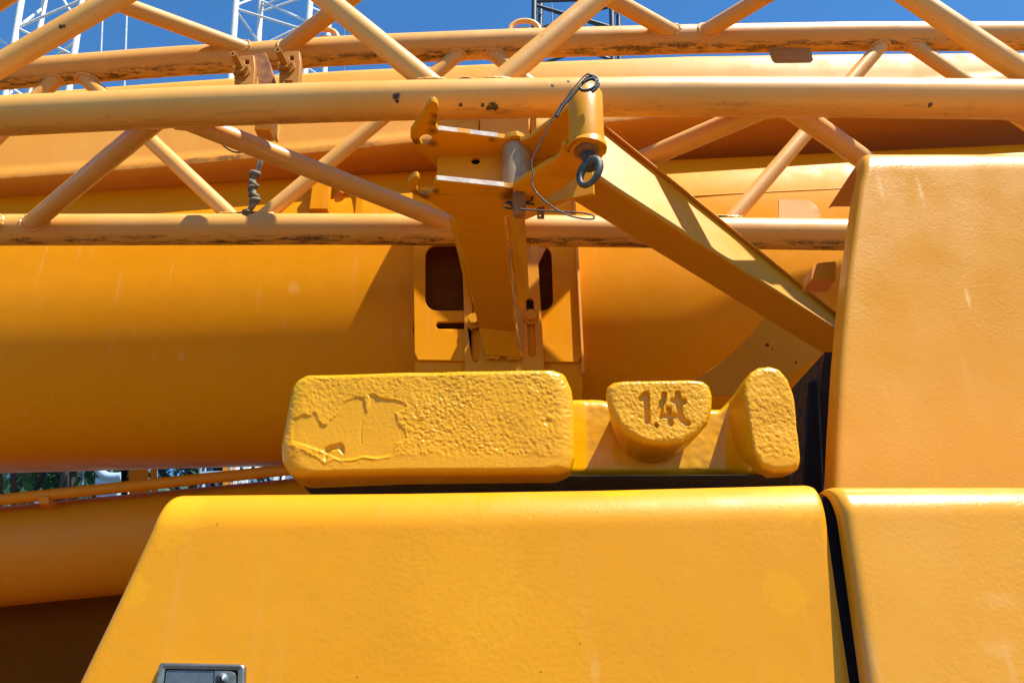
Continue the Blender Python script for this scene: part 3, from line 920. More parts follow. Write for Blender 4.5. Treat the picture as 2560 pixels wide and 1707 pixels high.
def disp_lug(V, pix, fl):
    return pebble(V, 150)*0.0013*np.clip(fl*1.4, 0.15, 1)*(1-0.8*smst(pix[:,1], 1135, 1150)) + pnoise(V*18)*0.003
lug_f = [(1861,985),(1864,955),(1876,930),(1898,915),(1925,912),(1950,920),(1972,945),(1986,985),(1993,1040),(1999,1100),(2003,1150),(1998,1170),(1975,1178),(1935,1180),(1905,1168),(1884,1130),(1872,1060)]
lug_b = [(x*0.92+1900*0.08-14, y*0.97+1060*0.03+4) for x, y in lug_f]
obj('upright_lug', *cast(lug_f, 1.335, lug_b, 1.56, 0.15, NT_=460, NR=80, NS=20, disp=disp_lug, lean=0.0, sm=6), M_CW, cw, sharp=0)
# black base, underside shade and black streaks put into its colour
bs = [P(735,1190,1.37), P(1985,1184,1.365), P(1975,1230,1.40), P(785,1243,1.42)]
obj('shade_base', *hexa(bs + [p + Vector((0, 0.35, 0.0)) for p in bs]), M_CWBASE, cw, bevel=0.004)

# ================================================================== lattice jib
jib = thing('lattice_jib', 'faded yellow tubular lattice jib stowed along the side of the boom', 'crane jib', tuple(cC(1280) - Vector((0, 0, RCH))))
XR = list(range(-500, 3101, 120))
obj('chord', *tube([cB(x) for x in XR], RCH, 48), M_JIB, jib)
obj('chord', *tube([cC(x) for x in XR], RCH*0.985, 48), M_JIBBACK, jib)
obj('chord', *tube([cA(x) for x in XR], RCH, 48), M_JIBBACK, jib)
def cD(x): return Vector((cB(x).x, Y_B, cA(x).z + 0.02))
obj('chord', *tube([cD(x) for x in XR], RCH, 32), M_JIB, jib)
def proj(p):
    d = Vector(p) - CAM
    z = d.dot(_f)
    return CX + FPX*d.dot(_r)/z, CY - FPX*d.dot(_u)/z
def brace(a, b, r, clip=0.75):
    a, b = Vector(a), Vector(b)
    L = (b-a).length; d = (b-a)/L
    s = RCH*1.02 / max(0.3, math.sqrt(max(0.1, 1 - d.x**2)))
    pts, rr = [], []
    for t in (0, 0.15, 0.3, 0.5, 0.7, 0.85, 1):
        pts.append(a.lerp(b, t)); rr.append(r)
    br = obj('brace', *tube(pts, rr, 28), M_BRACE, jib)
    for e, dr in ((a, d), (b, -d)):             # rippled weld bead where the brace meets the chord
        u = dr.orthogonal().normalized(); w = dr.cross(u)
        wp, wr = [], []
        for k in range(64):
            an = 2*math.pi*k/64
            off = (u*math.cos(an) + w*math.sin(an))*(r + 0.001)
            dy, dz = dr.y, dr.z
            A_ = dy*dy + dz*dz; B_ = 2*(dy*off.y + dz*off.z); C_ = off.y**2 + off.z**2 - RCH**2
            t = (-B_ + math.sqrt(max(0, B_*B_ - 4*A_*C_)))/(2*A_)
            wp.append(e + off + dr*t)
            wr.append(0.0062 + 0.0007*math.sin(k*1.25) + random.uniform(-.0003, .0003))
        obj('weld_bead', *tube(wp, wr, 8, closed=True), M_BRACE, br)
    return br
def Dpt(px_dir_a, px_dir_b):
    # where the pixel line a->b meets the hidden top front chord
    (x0, y0), (x1, y1) = px_dir_a, px_dir_b
    for t in np.linspace(0, 12, 2400):
        x = x0 + (x1-x0)*t; y = y0 + (y1-y0)*t
        p = P(x, y, Y_B)
        if p.z >= cA(1280).z + 0.02:
            return p
    return p
RB, RA = 0.031, 0.0275
for x0, x1 in ((425, 60), (395, 1165), (1975, 1195), (1936, 2433), (-420, 15), (2500, 3050)):       # front lower face
    brace(cB(x0), cC(x1), RB)
for x0, x1 in ((165, -250), (188, 612), (1172, 622), (1205, 1790), (2222, 1800), (2248, 3000)):    # back face
    brace(cA(x0), cC(x1), RA)
for ax, q in ((660, ((653,118),(490,62))), (690, ((714,94),(812,24))), (1712, ((1690,78),(1544,0))), (1732, ((1753,78),(1888,0))), (-330, ((-330,200),(-250,150)))):
    brace(cA(ax), Dpt(*q), RB)
for bx, q in ((-240, ((155,69),(277,0))), (1124, ((1124,249),(938,98))), (1200, ((1262,192),(1489,0))), (2662, ((2549,175),(2288,0)))):
    brace(cB(bx), Dpt(*q), RB*1.06)
# weld pads on the chords
for c in (cB(1085), cB(1165), cB(1240)):
    e = c + Vector((0, -0.006, RCH - 0.004))
    rows = []
    for k in range(5):
        w = R(90*k/4)
        rows.append([e + Vector((0.036*math.cos(w)*math.cos(2*math.pi*j/20), 0.026*math.cos(w)*math.sin(2*math.pi*j/20), 0.011*math.sin(w))) for j in range(20)])
    obj('weld_pad', *grid(rows, close=True), M_JIB, jib)
for x in (620, 1800):
    e = cC(x) + Vector((0, -0.004, RCH - 0.004))
    rows = []
    for k in range(5):
        w = R(90*k/4)
        rows.append([e + Vector((0.085*math.cos(w)*math.cos(2*math.pi*j/20), 0.03*math.cos(w)*math.sin(2*math.pi*j/20), 0.010*math.sin(w))) for j in range(20)])
    obj('weld_pad', *grid(rows, close=True), M_JIB, jib)
# lifting eyes on the back chord
for x, w_ in ((808, 0.050), (1312, 0.053)):
    c = cA(x) + Vector((0, 0.0, RCH))
    pts = []
    for k in range(21):
        a = R(180*k/20)
        pts.append(c + Vector((w_*1.12*math.cos(a), -0.014, -0.018 + 0.066*math.sin(a)**0.8)))
    eye = obj('lifting_eye', *tube(pts, 0.0105, 14), M_JIB, jib)
    b = c + Vector((0, 0.012, -0.012))
    obj('eye_boss', *hexa([b+Vector(v) for v in ((-.030,-.012,0),(.030,-.012,0),(.024,-.012,.046),(-.024,-.012,.046),(-.030,.02,0),(.030,.02,0),(.024,.02,.046),(-.024,.02,.046))]), M_JIB, eye, bevel=0.006, bseg=3)
# number tag welded under the back chord
tagp = [(1921,118),(2027,120),(2033,150),(2027,156),(1939,157),(1932,152),(1928,144)]
tl = lp(tagp, Y_A - 0.012)
tp = obj('number_tag', *plate(tl, [], (0, 0.005, 0)), M_CLAMP, jib, bevel=0.001)
def lettering(text, px, py, h_px, Y, mat, parent, ext=0.0012):
    cu = bpy.data.curves.new('lettering', 'FONT')
    cu.body = text
    cu.size = 1.0
    cu.extrude = 0.02
    cu.resolution_u = 2
    t = bpy.data.objects.new('tmp_text', cu)
    COL.objects.link(t)
    bpy.context.view_layer.update()
    me = bpy.data.meshes.new_from_object(t)
    V = np.array([tuple(v.co) for v in me.vertices]); F = [list(p.vertices) for p in me.polygons]
    bpy.data.objects.remove(t)
    p = P(px, py, Y); s = M(h_px, p) / 0.72
    V2 = [p + Vector((v[0]*s, -v[2]*0.05 - 0.0004, v[1]*s)) for v in V]
    return obj('lettering', V2, F, mat, parent, smooth=False)
lettering('180-SKG', 1935.5, 136.5, 9, Y_A - 0.012, M_BRK, tp)  # brighter paint stands in for glints on the raised letters
lettering('177-SKG', 1939.0, 149.5, 9, Y_A - 0.012, M_BRK, tp)
# pinned hinge bracket between back and front chord on the left
YH = 2.12
for cx_, cy_, ry in ((603, 178, 0), (715, 168, 1)):
    s0 = 0.9
    pl_ = [(cx_-18, cy_+60), (cx_-17, cy_+8), (cx_-13, cy_-14), (cx_-4, cy_-38), (cx_+32, cy_-40), (cx_+35, cy_-10), (cx_+29, cy_+60), (cx_+14, cy_+60), (cx_+14, cy_+34), (cx_-4, cy_+34), (cx_-4, cy_+60)]
    if ry:
        pl_ = [(x + (2 if x > cx_ else 0), y) for x, y in pl_]
    hl = ring(cx_+14, cy_-22, 5.5, 14)
    obj('hinge_plate', *plate(lp(pl_, YH), [lp(hl, YH)], (0, 0.03, 0)), M_CLAMP, jib, bevel=0.003)
    c = P(cx_+2, cy_+2, YH)
    ax = (P(cx_-14, cy_-30, YH-0.06) - c)
    obj('hinge_nut', *join(prism(c + Vector((0,0.004,0)), ax, M(22,c), 0.010, 26), prism(c + ax.normalized()*0.009, ax, M(18,c), 0.016, 6, 0.4)), M_CLAMP, jib, bevel=0.002)
    e = c + ax.normalized()*0.085
    pn = obj('hinge_pin', *tube([c, c.lerp(e, 0.5), e], M(8.5, c), 20), M_CLAMP, jib, sharp=40)
    obj('pin_hole', *prism(e, ax, M(3, c), 0.001, 12), M_BLACK, pn)
tb = [(634,150),(664,130),(668,136),(675,160),(690,235),(652,235)]
obj('hinge_tongue', *plate(lp([(633,136),(664,131),(676,160),(694,240),(652,240)], YH+0.02), [], (0, 0.05, 0)), M_RUST, jib, bevel=0.002)
# rope hanger block under the front chord
a = P(663, 326, 2.02)
obj('hanger_block', *box(a.x, a.y, a.z, M(38, a), 0.06, M(34, a)), M_BRK, jib, bevel=0.004)
a = P(690, 325, 2.06)
obj('hanger_tab', *box(a.x, a.y, a.z, M(8, a), 0.05, M(46, a)), M_JIB, jib, bevel=0.002)

# ================================================================== jib support bracket
brk = thing('support_bracket', 'yellow steel bracket with hook plates, post and slanting beam holding the jib', 'bracket', tuple(P(1258, 892, 2.58)))
ZU = PZ(1170, 335, 0).z  # placeholder, replaced below
ZL = P(1170, 462, 1.75).z
ZU = P(1170, 337, 1.75).z
def zl(loop, Z): return [PZ(x, y, Z) for x, y in loop]
def fillet(loop, n=2):
    return loop
# upper hook plate (seen from below): finger, eye hole, straight front edge, rounded right end
UP = [(1085,254),(1092,259),(1096,270),(1093,292),(1089,318),(1096,326),(1160,333),(1240,344),(1262,347),(1275,342),(1292,339),(1308,345),(1316,356),(1322,380),(1318,412),(1290,432),(1200,425),(1092,420),(1060,388),(1040,368),(1026,345),(1026,330),(1040,310),(1055,290),(1070,262),(1077,255)]
UH = ring(1065.5, 350, 16.5, 22, 12.5)
obj('hook_plate', *plate(zl(UP, ZU), [zl(UH, ZU)], (0, 0, 0.016)), M_BRK, brk, bevel=0.0015)
# lower hook plate: C hook opening towards the camera
hook_in = [(1048,455)] + [(1063 + 22*math.cos(R(a)), 469 + 20*math.sin(R(a))) for a in (200,180,160,130,100,70,40,15,-10)] + [(1087,452)]
LP_ = [(1033,443),(1043,441),(1048,446)] + hook_in + [(1095,451),(1160,458),(1258,468),(1276,471),(1296,468),(1308,480),(1312,505),(1300,528),(1262,542),(1255,545),(1140,549),(1110,528),(1075,505),(1040,490),(1023,478),(1019,460),(1024,450)]
obj('hook_plate', *plate(zl(LP_, ZL), [], (0, 0, 0.016)), M_BRK, brk, bevel=0.0015)
# front edges, sunlight painted on as a pale strip
for Z, l in ((ZU, ((1093,326.5),(1244,345))), (ZL, ((1092,451.5),(1260,468.5)))):
    a, b = PZ(l[0][0], l[0][1], Z), PZ(l[1][0], l[1][1], Z)
    d = Vector((0, -0.0025, 0))
    obj('sunlit_edge', *hexa([a+d+Vector((0,0,.001)), b+d+Vector((0,0,.001)), b+d+Vector((0,0,.015)), a+d+Vector((0,0,.015)), a+Vector((0,.002,.001)), b+Vector((0,.002,.001)), b+Vector((0,.002,.015)), a+Vector((0,.002,.015))]), M_SUNLIT_EDGE, brk, smooth=False)
# web between the plates with a hole
yw = PZ(1180, 388, ZU).y
wl, wr = PZ(1094, 388, ZU), PZ(1270, 388, ZU)
web = [Vector((wl.x, yw, ZL+0.014)), Vector((wr.x, yw, ZL+0.014)), Vector((wr.x, yw, ZU+0.002)), Vector((wl.x, yw, ZU+0.002))]
hc = P(1189, 402, yw)
hw = [hc + Vector((0.0125*math.cos(2*math.pi*k/20), 0, 0.0125*math.sin(2*math.pi*k/20))) for k in range(20)]
obj('web_plate', *plate(web, [hw], (0, 0.012, 0)), M_BRK, brk, bevel=0.001)
obj('web_hole', *prism(hc + Vector((0, 0.02, 0)), (0, 1, 0), 0.018, 0.004, 20), M_BLACK, brk)
# pivot sleeve
sc_ = PZ(1290, 352, ZU - 0.002)
sc_ = Vector((sc_.x, sc_.y + 0.036, 0))
rs = M(37, PZ(1290, 400, ZU-0.08))
obj('pivot_sleeve', *tube([(sc_.x, sc_.y, ZL+0.017), (sc_.x, sc_.y, (ZL+ZU)/2), (sc_.x, sc_.y, ZU-0.003)], rs, 40), M_SLEEVE, brk)
# swing arm plates to the pin housing
HX = P(1463, 300, 1.50)
def armplate(loop, Z, t=0.014):
    return plate(zl(loop, Z), [], (0, 0, t))
UA = [(1300,352),(1325,345),(1360,318),(1420,272),(1478,262),(1500,330),(1480,372),(1420,378),(1340,408),(1318,395)]
obj('arm_plate', *armplate(UA, ZU - 0.0155), M_BRK, brk, bevel=0.0015)
LA = [(1283,466),(1310,448),(1395,395),(1403,384),(1405,366),(1412,360),(1440,368),(1475,400),(1452,432),(1408,470),(1330,515),(1300,522),(1284,500)]
obj('arm_plate', *armplate(LA, ZL - 0.0165), M_BRK, brk, bevel=0.0015)
# web of the swing arm
wa0 = PZ(1318, 405, ZU-0.016); wa1 = PZ(1478, 368, ZU-0.016)
d_ = (wa1-wa0); d_.z = 0; nrm = Vector((-d_.y, d_.x, 0)).normalized()*0.012
obj('arm_web', *hexa([Vector((wa0.x,wa0.y,ZL-0.004)), Vector((wa1.x,wa1.y,ZL-0.004)), Vector((wa1.x,wa1.y,ZU-0.017)), Vector((wa0.x,wa0.y,ZU-0.017)),
                      Vector((wa0.x,wa0.y,ZL-0.004))+nrm, Vector((wa1.x,wa1.y,ZL-0.004))+nrm, Vector((wa1.x,wa1.y,ZU-0.017))+nrm, Vector((wa0.x,wa0.y,ZU-0.017))+nrm]), M_BRK, brk, smooth=False)
# pin housing: thick tube with torn lower rim
t0, t1 = P(1462, 236, 1.56), P(1467, 372, 1.56)
rh = M(44, t0.lerp(t1, .5))
axh = (t1-t0).normalized()
V, F = tube([t0 - axh*0.002, t0, t0 + axh*0.006, t0.lerp(t1, .5), t1 - axh*0.008, t1], [rh*0.55, rh*0.93, rh, rh, rh, rh*0.98], 48)
ph = obj('pin_housing', V, F, M_BRK, brk, sharp=35)
V, F = tube([t1 - axh*0.012, t1 - axh*0.006, t1 + axh*0.004, t1 + axh*0.006, t1 + axh*0.002], [rh*1.0, rh*1.10, rh*1.13, rh*1.0, rh*0.8], 40)
V = [v + Vector((0, 0, 0.004*math.sin(3.1*i/9.0)) ) for i, v in enumerate(V)]
obj('rim_collar', V, F, M_BRK, brk, sharp=50)
obj('rim_nut', *tube([t1, t1 + axh*0.012, t1 + axh*0.018], [rh*0.72, rh*0.70, rh*0.5], 24), M_RUST, brk)
# hinge pin below the pivot with rusty end
pp = Vector((sc_.x + 0.006, sc_.y + 0.03, ZL))
p0_ = PZ(1298, 487, ZL - 0.016)
obj('pivot_pin', *tube([p0_ + Vector((0,0,0.02)), p0_ + Vector((0,0,-0.03)), p0_ + Vector((0,0,-0.062)), p0_ + Vector((0,0,-0.066))], [M(17,p0_), M(16.5,p0_), M(16,p0_), M(12,p0_)], 28), M_RUST, brk)
a = P(1352, 512, 1.86)
obj('cable_tab', *plate(lp([(1342,508),(1362,500),(1361,545),(1343,545)], 1.86), [lp(ring(1350,538,3,10), 1.86)], (0.0, 0.006, 0)), M_RUST, brk)
# post: box section leaning back to the boom plate
Ft = [P(1135,547,1.93), P(1262,538,1.93), P(1293,829,2.50), P(1195,817,2.50)]
obj('post', *hexa([Ft[3], Ft[2], Ft[1], Ft[0]] + [Ft[3]+Vector((0.02,.10,.03)), Ft[2]+Vector((-0.01,.10,.03)), Ft[1]+Vector((-.0,.13,.02)), Ft[0]+Vector((.0,.13,.02))]), M_BRK, brk, bevel=0.006, bseg=3)
obj('post_foot', *hexa([P(1214,888,2.575), P(1305,894,2.575), P(1291,830,2.502), P(1197,819,2.502), P(1214,884,2.60), P(1305,890,2.60), P(1291,800,2.60), P(1197,790,2.60)]), M_BRK, brk, bevel=0.003)
# weld beads at the foot
for x0, x1, y in ((1216, 1248, 893), (1268, 1300, 895)):
    obj('weld_bead', *tube(smooth_path([P(x0+(x1-x0)*k/6, y+random.uniform(-2,2), 2.585) for k in range(7)], 3), 0.007, 10), M_BRK, brk)
# side plates of the post
ls = [P(1122,545,1.95), P(1140,548,1.95), P(1176,745,2.36), P(1196,790,2.45), P(1172,760,2.40), P(1150,690,2.28)]
obj('post_side_plate', *plate([P(1122,543,2.0), P(1138,547,1.95), P(1180,765,2.39), P(1172,752,2.44), P(1146,640,2.24)], [], (0.006, 0.05, 0)), M_BRK, brk, smooth=False)
obj('post_side_plate', *plate([P(1266,536,1.955), P(1304,531,2.05), P(1316,728,2.42), P(1297,764,2.45), P(1290,760,2.41)], [], (0.010, 0.02, 0)), M_BRK, brk, smooth=False)
a, b = P(1270, 612, 2.08), P(1300, 870, 2.55)
obj('post_edge', *hexa([a, a+Vector((.004,0,0)), b+Vector((.004,0,0)), b, a+Vector((0,.03,0)), a+Vector((.004,.03,0)), b+Vector((.004,.03,0)), b+Vector((0,.03,0))]), M_SUNLIT_EDGE, brk, smooth=False)  # pale sliver, sunlight painted on the plate edge
# slanting beam: front face, underside, top lip
b0f, b1f = P(1380, 372, 1.86), P(2180, 880, 1.90)       # lower front edge (from the left, hidden start)
def beam_pt(x, line, Y): return P(x, interp(x, line), Y)
E_LIP = [(1509,318),(2074,775)]
E_LOW = [(1503,450),(2072,811)]
E_BACK = [(1400,485),(2065,889)]
x0, x1 = 1440, 2230
y0_, y1_ = 1.89, 2.06
low0, low1 = P(1430, interp(1430, E_LOW), y0_), P(x1, interp(x1, E_LOW), y1_)
lip0, lip1 = P(1430, interp(1430, E_LIP), y0_ + 0.085), P(x1, interp(x1, E_LIP), y1_ + 0.06)
bk0, bk1 = P(1330, interp(1330, E_BACK), 0), None
bk0 = PZ(1385, interp(1385, E_BACK), low0.z - 0.01); bk1 = PZ(x1, interp(x1, E_BACK), low1.z - 0.01)
tb0, tb1 = bk0 + (lip0-low0), bk1 + (lip1-low1)
beam = obj('support_beam', *hexa([low0, low1, lip1, lip0, bk0, bk1, tb1, tb0]), M_BEAM, brk, bevel=0.012, bseg=4)
fwd = Vector((0, -0.014, 0.0))
upv = (lip1-low1).normalized()*0.012
obj('beam_lip', *hexa([lip0+fwd-upv, lip1+fwd-upv, lip1+fwd, lip0+fwd, lip0-upv+Vector((0,.03,0)), lip1-upv+Vector((0,.03,0)), lip1+Vector((0,.03,0)), lip0+Vector((0,.03,0))]), M_BEAM, beam, bevel=0.003)

# ================================================================== loose fittings held by the bracket
eb = thing('eye_bolt', 'dark oxidised eye bolt hanging from the underside of the pin housing', 'eye bolt', tuple(t1))
e0 = t1 + axh*0.012
obj('shank', *tube([e0, e0 + Vector((0.003, -0.004, -0.03)), e0 + Vector((0.004,-0.006,-0.045))], [rh*0.42, rh*0.34, rh*0.46], 24), M_EYE, eb)
ec = P(1474, 432, 1.535)
pts = []
for k in range(36):
    a = 2*math.pi*k/36
    v = Vector((0.022*math.cos(a), 0, 0.034*math.sin(a)))
    v = Vector((v.x*math.cos(-.35) - v.z*math.sin(-.35)*-1*0.0 + v.z*0.22, -v.x*0.5, v.z))
    pts.append(ec + v)
obj('ring', *tube(pts, [0.0095 + 0.0025*math.sin(2*math.pi*k/36) for k in range(36)], 16, closed=True), M_EYE, eb)

def wire(name, pts2d, Y, r_px, mat, label, cat, n=6):
    pts = [P(x, y, Y if len(q) < 1 else q[0]) for x, y, *q in pts2d]
    rad = M(r_px, pts[len(pts)//2])
    o = obj(name, *tube(smooth_path(pts, n), rad, 10), mat, None, loc=tuple(min(pts, key=lambda p: p.z)))
    return tag(o, label, cat)
wire('spring_clip', [(1392,292),(1402,272),(1425,245),(1448,218),(1466,197),(1478,190),(1490,194),(1494,204),(1490,214),(1480,222),(1468,226),(1456,226),(1451,221),(1453,212),(1464,203),(1478,198),(1490,202),(1496,210),(1490,222),(1480,230)], 1.49, 4.2, M_WIRE, 'dark spring wire clip looped over the top of the pin housing', 'clip')
wire('wire_lanyard', [(1490,206),(1486,196),(1474,186),(1462,190),(1440,214),(1415,246),(1396,272),(1384,294),(1390,286),(1378,302),(1362,335),(1345,368),(1333,392),(1329,415),(1333,440),(1329,455),(1336,474),(1356,498),(1385,520),(1420,538),(1452,546),(1478,548),(1486,544),(1478,537),(1450,532),(1400,529),(1340,526),(1300,523)], 1.47, 2.1, M_WIRE, 'thin black twisted wire lanyard looping from the clip to the pivot pin', 'wire')
wire('cotter_clip', [(1331,486),(1331,496),(1326,503),(1312,506),(1290,508),(1272,505),(1262,509),(1261,516),(1270,521),(1282,520),(1276,511),(1268,506),(1300,508),(1336,511)], 1.78, 2.4, M_WIRE, 'bent wire cotter clip through the rusty pivot pin', 'clip')

# knotted cord
rope = thing('knotted_cord', 'grey knotted cord hanging in front of the boom from the jib', 'cord', tuple(P(618, 530, 2.20)))
YR = 2.16
obj('strand', *tube(smooth_path([P(668,336,YR), P(664,352,YR), P(652,392,YR), P(642,428,YR), P(634,448,YR)], 5), M(4, P(640,400,YR)), 10), M_ROPE, rope)
obj('strand', *tube(smooth_path([P(678,344,YR+.02), P(670,360,YR), P(656,400,YR-.01), P(645,430,YR), P(636,448,YR)], 5), M(4, P(640,400,YR)), 10), M_ROPE, rope)
obj('strand', *tube(smooth_path([P(636,440,YR), P(632,470,YR), P(637,500,YR), P(628,520,YR), P(615,534,YR+0.03)], 5), M(7, P(640,480,YR)), 10), M_ROPE, rope)
for kx, ky, w_, tl_ in ((637,436,13,0.15), (634,461,12,-0.4), (632,470,11,0.5), (635,490,12.5,-0.1), (637,503,12,0.45), (615,530,9,0.3)):
    c = P(kx, ky, YR)
    pts = []
    s_ = M(w_, c)
    for k in range(24):
        a = 2*math.pi*k/24
        pts.append(c + Vector((s_*0.75*math.cos(a), s_*0.75*math.sin(a), s_*tl_*math.cos(a) + s_*0.18*math.sin(2*a))))
    obj('knot', *tube(pts, s_*0.42, 12, closed=True), M_ROPE, rope)
ch = []
wire('thin_chain', [(548,352),(556,362),(568,372),(584,380),(600,381),(612,378)], 2.45, 2.2, M_WIRE, 'thin dark chain drooping across the boom beside the knotted cord', 'chain')

# ================================================================== far masts, cables, trees
def extend(a, b, z0, z1):
    d = (b-a)
    return a + d*((z0-a.z)/d.z), a + d*((z1-a.z)/d.z)
def mast(name, label, legs, bays, mat, rl, rb, xmode=False, ztop=None, group=None):
    """legs: list of (px_top, y_top, px_bot, y_bot, Y)"""
    L3 = []
    for x0, y0, x1, y1, Y in legs:
        a, b = P(x1, y1, Y), P(x0, y0, Y)
        lo, hi = extend(a, b, 0.0, ztop or (b.z + 6))
        L3.append((lo, hi))
    base = sum((l[0] for l in L3), Vector())/len(L3)
    t = thing(name, label, 'crane mast', tuple(base), group)
    for lo, hi in L3:
        obj('mast_leg', *tube([lo, lo.lerp(hi,.5), hi], rl, 12), mat, t)
    return t, L3
def mast_brace(t, a, b, r, mat):
    obj('mast_brace', *tube([a, a.lerp(b,.5), b], r, 8), mat, t)
def at_pix(leg, py):
    lo, hi = leg
    best = min((lo.lerp(hi, k/400) for k in range(401)), key=lambda p: abs(proj(p)[1]-py))
    return best
Y1 = 15.0
t1_, Lg = mast('lattice_mast', 'white lattice crane mast at the far left behind the jib', [(54,0,14,240,Y1), (112,0,70,240,Y1+1.6), (206,0,170,240,Y1), (-80,0,-130,240,Y1+1.6)], None, M_WHITE, 0.075, 0.04)
for i, j, ya, yb in ((0,2,70,-2), (0,2,72,140), (0,2,215,150), (0,2,-60,-2), (0,2,215,300), (1,2,190,100), (1,2,300,190), (3,0,45,-10), (3,0,45,120), (3,0,190,120), (1,0,20,70), (1,3,110,180), (1,2,-60,60), (3,0,-100,-10), (0,1,240,200)):
    mast_brace(t1_, at_pix(Lg[i], ya), at_pix(Lg[j], yb), 0.035, M_WHITE)
for z in range(2, 12, 2):                       # lower bays, hidden behind the boom from here
    for i, j in ((0,2),(2,1),(1,3),(3,0)):
        a = Lg[i][0].lerp(Lg[i][1], z/40); b = Lg[j][0].lerp(Lg[j][1], (z+2)/40)
        mast_brace(t1_, a, b, 0.035, M_WHITE)
Y2 = 17.0
t2_, Lg = mast('lattice_mast', 'white lattice crane mast behind the jib hinge pins', [(591,0,583,110,Y2), (653,0,646,110,Y2+2.0), (776,0,768,110,Y2), (828,0,818,110,Y2+2.0)], None, M_WHITE, 0.085, 0.04)
for i, j, ya, yb in ((0,2,22,80), (1,2,0,55), (0,1,-30,-5), (0,1,25,105), (1,3,30,-30), (1,2,20,-40), (0,1,15,-12), (2,3,165,200), (2,3,260,200), (0,1,200,110), (2,3,20,40), (1,3,120,30), (0,2,240,160)):
    mast_brace(t2_, at_pix(Lg[i], ya), at_pix(Lg[j], yb), 0.035, M_WHITE)
for z in range(2, 14, 2):
    for i, j in ((0,2),(2,3),(3,1),(1,0)):
        a = Lg[i][0].lerp(Lg[i][1], z/40); b = Lg[j][0].lerp(Lg[j][1], (z+2)/40)
        mast_brace(t2_, a, b, 0.035, M_WHITE)
Y3 = 13.0
t3_, Lg = mast('lattice_mast', 'dark blue lattice crane mast rising behind the middle of the jib', [(1336,0,1335,140,Y3), (1529,0,1532,140,Y3), (1352,0,1350,140,Y3+1.5), (1545,0,1549,140,Y3+1.5)], None, M_NAVY, 0.062, 0.04)
for i, j, ya, yb in ((0,1,4,-2), (0,1,12,68), (0,1,78,2), (0,1,90,150), (0,1,165,100), (2,3,20,80), (2,3,70,10), (0,2,20,40), (1,3,20,40), (0,1,-70,-2), (0,1,170,230), (0,2,90,120), (1,3,100,70)):
    mast_brace(t3_, at_pix(Lg[i], ya), at_pix(Lg[j], yb), 0.034, M_NAVY)
for z in range(2, 12, 2):
    for i, j in ((0,1),(1,3),(3,2),(2,0)):
        a = Lg[i][0].lerp(Lg[i][1], z/40); b = Lg[j][0].lerp(Lg[j][1], (z+2)/40)
        mast_brace(t3_, a, b, 0.034, M_NAVY)
for x0, y0, x1, y1, Y, m_, r_, lb_ in ((258,10,249,220,16,M_CABLE,.024,'pale hoist cable just right of the far left white mast'),
        (318,10,311,220,16,M_CABLE,.026,'pale hoist cable alone against the sky left of the hinge pins'),
        (860,40,861,180,18,M_CABLED,.016,'thin dark cable just right of the left lifting eye'),
        (1379,0,1385,160,13.6,M_CABLED,.013,'left thin dark cable inside the dark blue mast'),
        (1465,40,1469,160,13.8,M_CABLED,.013,'right thin dark cable inside the dark blue mast')):
    lo, hi = extend(P(x1,y1,Y), P(x0,y0,Y), 0.0, P(x0,y0,Y).z + 6)
    o = obj('hoist_cable', *tube([lo, lo.lerp(hi,.5), hi], r_, 8), m_, None, loc=tuple(lo))
    tag(o, lb_, 'cable', 'cables hanging from the far masts')

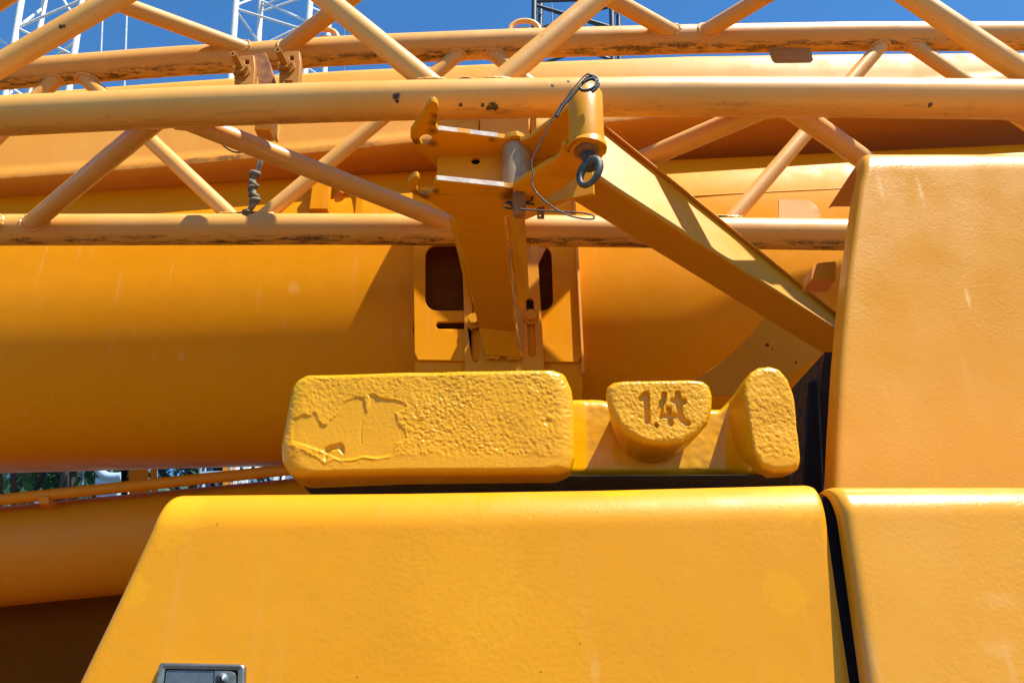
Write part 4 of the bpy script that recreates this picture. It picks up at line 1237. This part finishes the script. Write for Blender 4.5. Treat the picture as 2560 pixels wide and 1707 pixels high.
def tree(x, y, h, spread, n, label, mat):
    t = thing('tree', label, 'tree', (x, y, 0), 'trees beyond the crane')
    rnd_ = random.Random(int(x*37 + y*11))
    pts = [Vector((x, y, 0)), Vector((x+0.1, y, h*0.25)), Vector((x-0.1, y+0.1, h*0.55)), Vector((x, y, h*0.85))]
    parts = [tube(pts, [h*0.03, h*0.022, h*0.014, h*0.005], 10)]
    cl_ = []
    for k in range(26):
        a = rnd_.uniform(0, 6.28); zz = rnd_.uniform(0.28, 0.98)
        rr_ = spread*math.sin(min(1, (zz-0.15)/0.85)*math.pi*0.86 + 0.25)*rnd_.uniform(0.45, 1)
        c = Vector((x + rr_*math.cos(a), y + rr_*math.sin(a), h*zz))
        cl_.append((c, spread*rnd_.uniform(0.22, 0.42)))
        if k < 10:
            s = pts[1].lerp(pts[3], rnd_.uniform(0.1, 0.8))
            parts.append(tube([s, s.lerp(c, 0.5) + Vector((0,0,0.1)), c], [h*0.009, h*0.006, h*0.002], 6))
    obj('trunk', *join(*parts), M_BARK, t)
    V, F = [], []
    for c, s in cl_:
        for _ in range(n // 26):
            d = Vector((rnd_.gauss(0,1), rnd_.gauss(0,1), rnd_.gauss(0,.8))).normalized()*s*rnd_.random()**0.4
            p = c + d
            a = Vector((rnd_.gauss(0,1), rnd_.gauss(0,1), rnd_.gauss(0,1))).normalized()
            b = a.orthogonal().normalized()
            q = rnd_.uniform(0.10, 0.20)
            i = len(V)
            V += [p - a*q, p + b*q*0.45, p + a*q, p - b*q*0.45]
            F.append([i, i+1, i+2, i+3])
    obj('crown', V, F, mat, t, smooth=False)
tree(-9.0, 16, 11.0, 3.2, 9000, 'round leafy tree seen through the left window gap under the boom', M_LEAF)
tree(-14.5, 19, 12.6, 3.6, 8000, 'tallest leafy tree beyond the far left edge of the boom gap', M_LEAF)
tree(-10.6, 26, 15.0, 4.2, 8000, 'bluish green tree behind the second window under the boom', M_LEAF2)
tree(-5.6, 21, 12.0, 3.2, 7000, 'leafy tree beside the counterweight end of the boom gap', M_LEAF)

# white machine parts and struts seen in the gap
wm = thing('white_machine', 'white machine arm in front of the trees below the boom', 'machine', (P(275,1195,11).x, 11.0, 0))
obj('arm', *tube(smooth_path([P(244,1166,11), P(252,1180,11), P(268,1190,11), P(288,1192,11), P(304,1190,11)], 6), 0.06, 14), M_WHITE, wm)
obj('boom_head', *join(hexa([P(238,1194,11),P(304,1190,11),P(304,1212,11),P(238,1214,11),P(238,1194,11.5),P(304,1190,11.5),P(304,1212,11.5),P(238,1214,11.5)])), M_WHITE, wm, bevel=0.02)
c = P(272, 1205, 11)
obj('mast', *box(c.x, 11.2, c.z/2, 0.3, 0.3, c.z), M_WHITE, wm, bevel=0.02)
sm_ = thing('steel_stand', 'pale steel and orange posts seen between boom and counterweight', 'stand', (P(630,1160,9).x, 9.0, 0))
for x, w_, m_ in ((596,8,M_BOOMTOP), (604,10,M_WHITE), (628,16,M_WHITE), (650,7,M_WHITE), (538,10,M_NAVY), (520,6,M_NAVY)):
    a = P(x, 1100, 9)
    s = M(w_, a)
    obj('post', *box(a.x, 9, (a.z+0.8)/2, s, s, a.z+0.8), m_, sm_, bevel=0.005)
obj('rail', *hexa([P(500,1178,8.95),P(690,1172,8.95),P(690,1178,8.95),P(500,1184,8.95),P(500,1178,9.05),P(690,1172,9.05),P(690,1178,9.05),P(500,1184,9.05)]), M_WHITE, sm_)
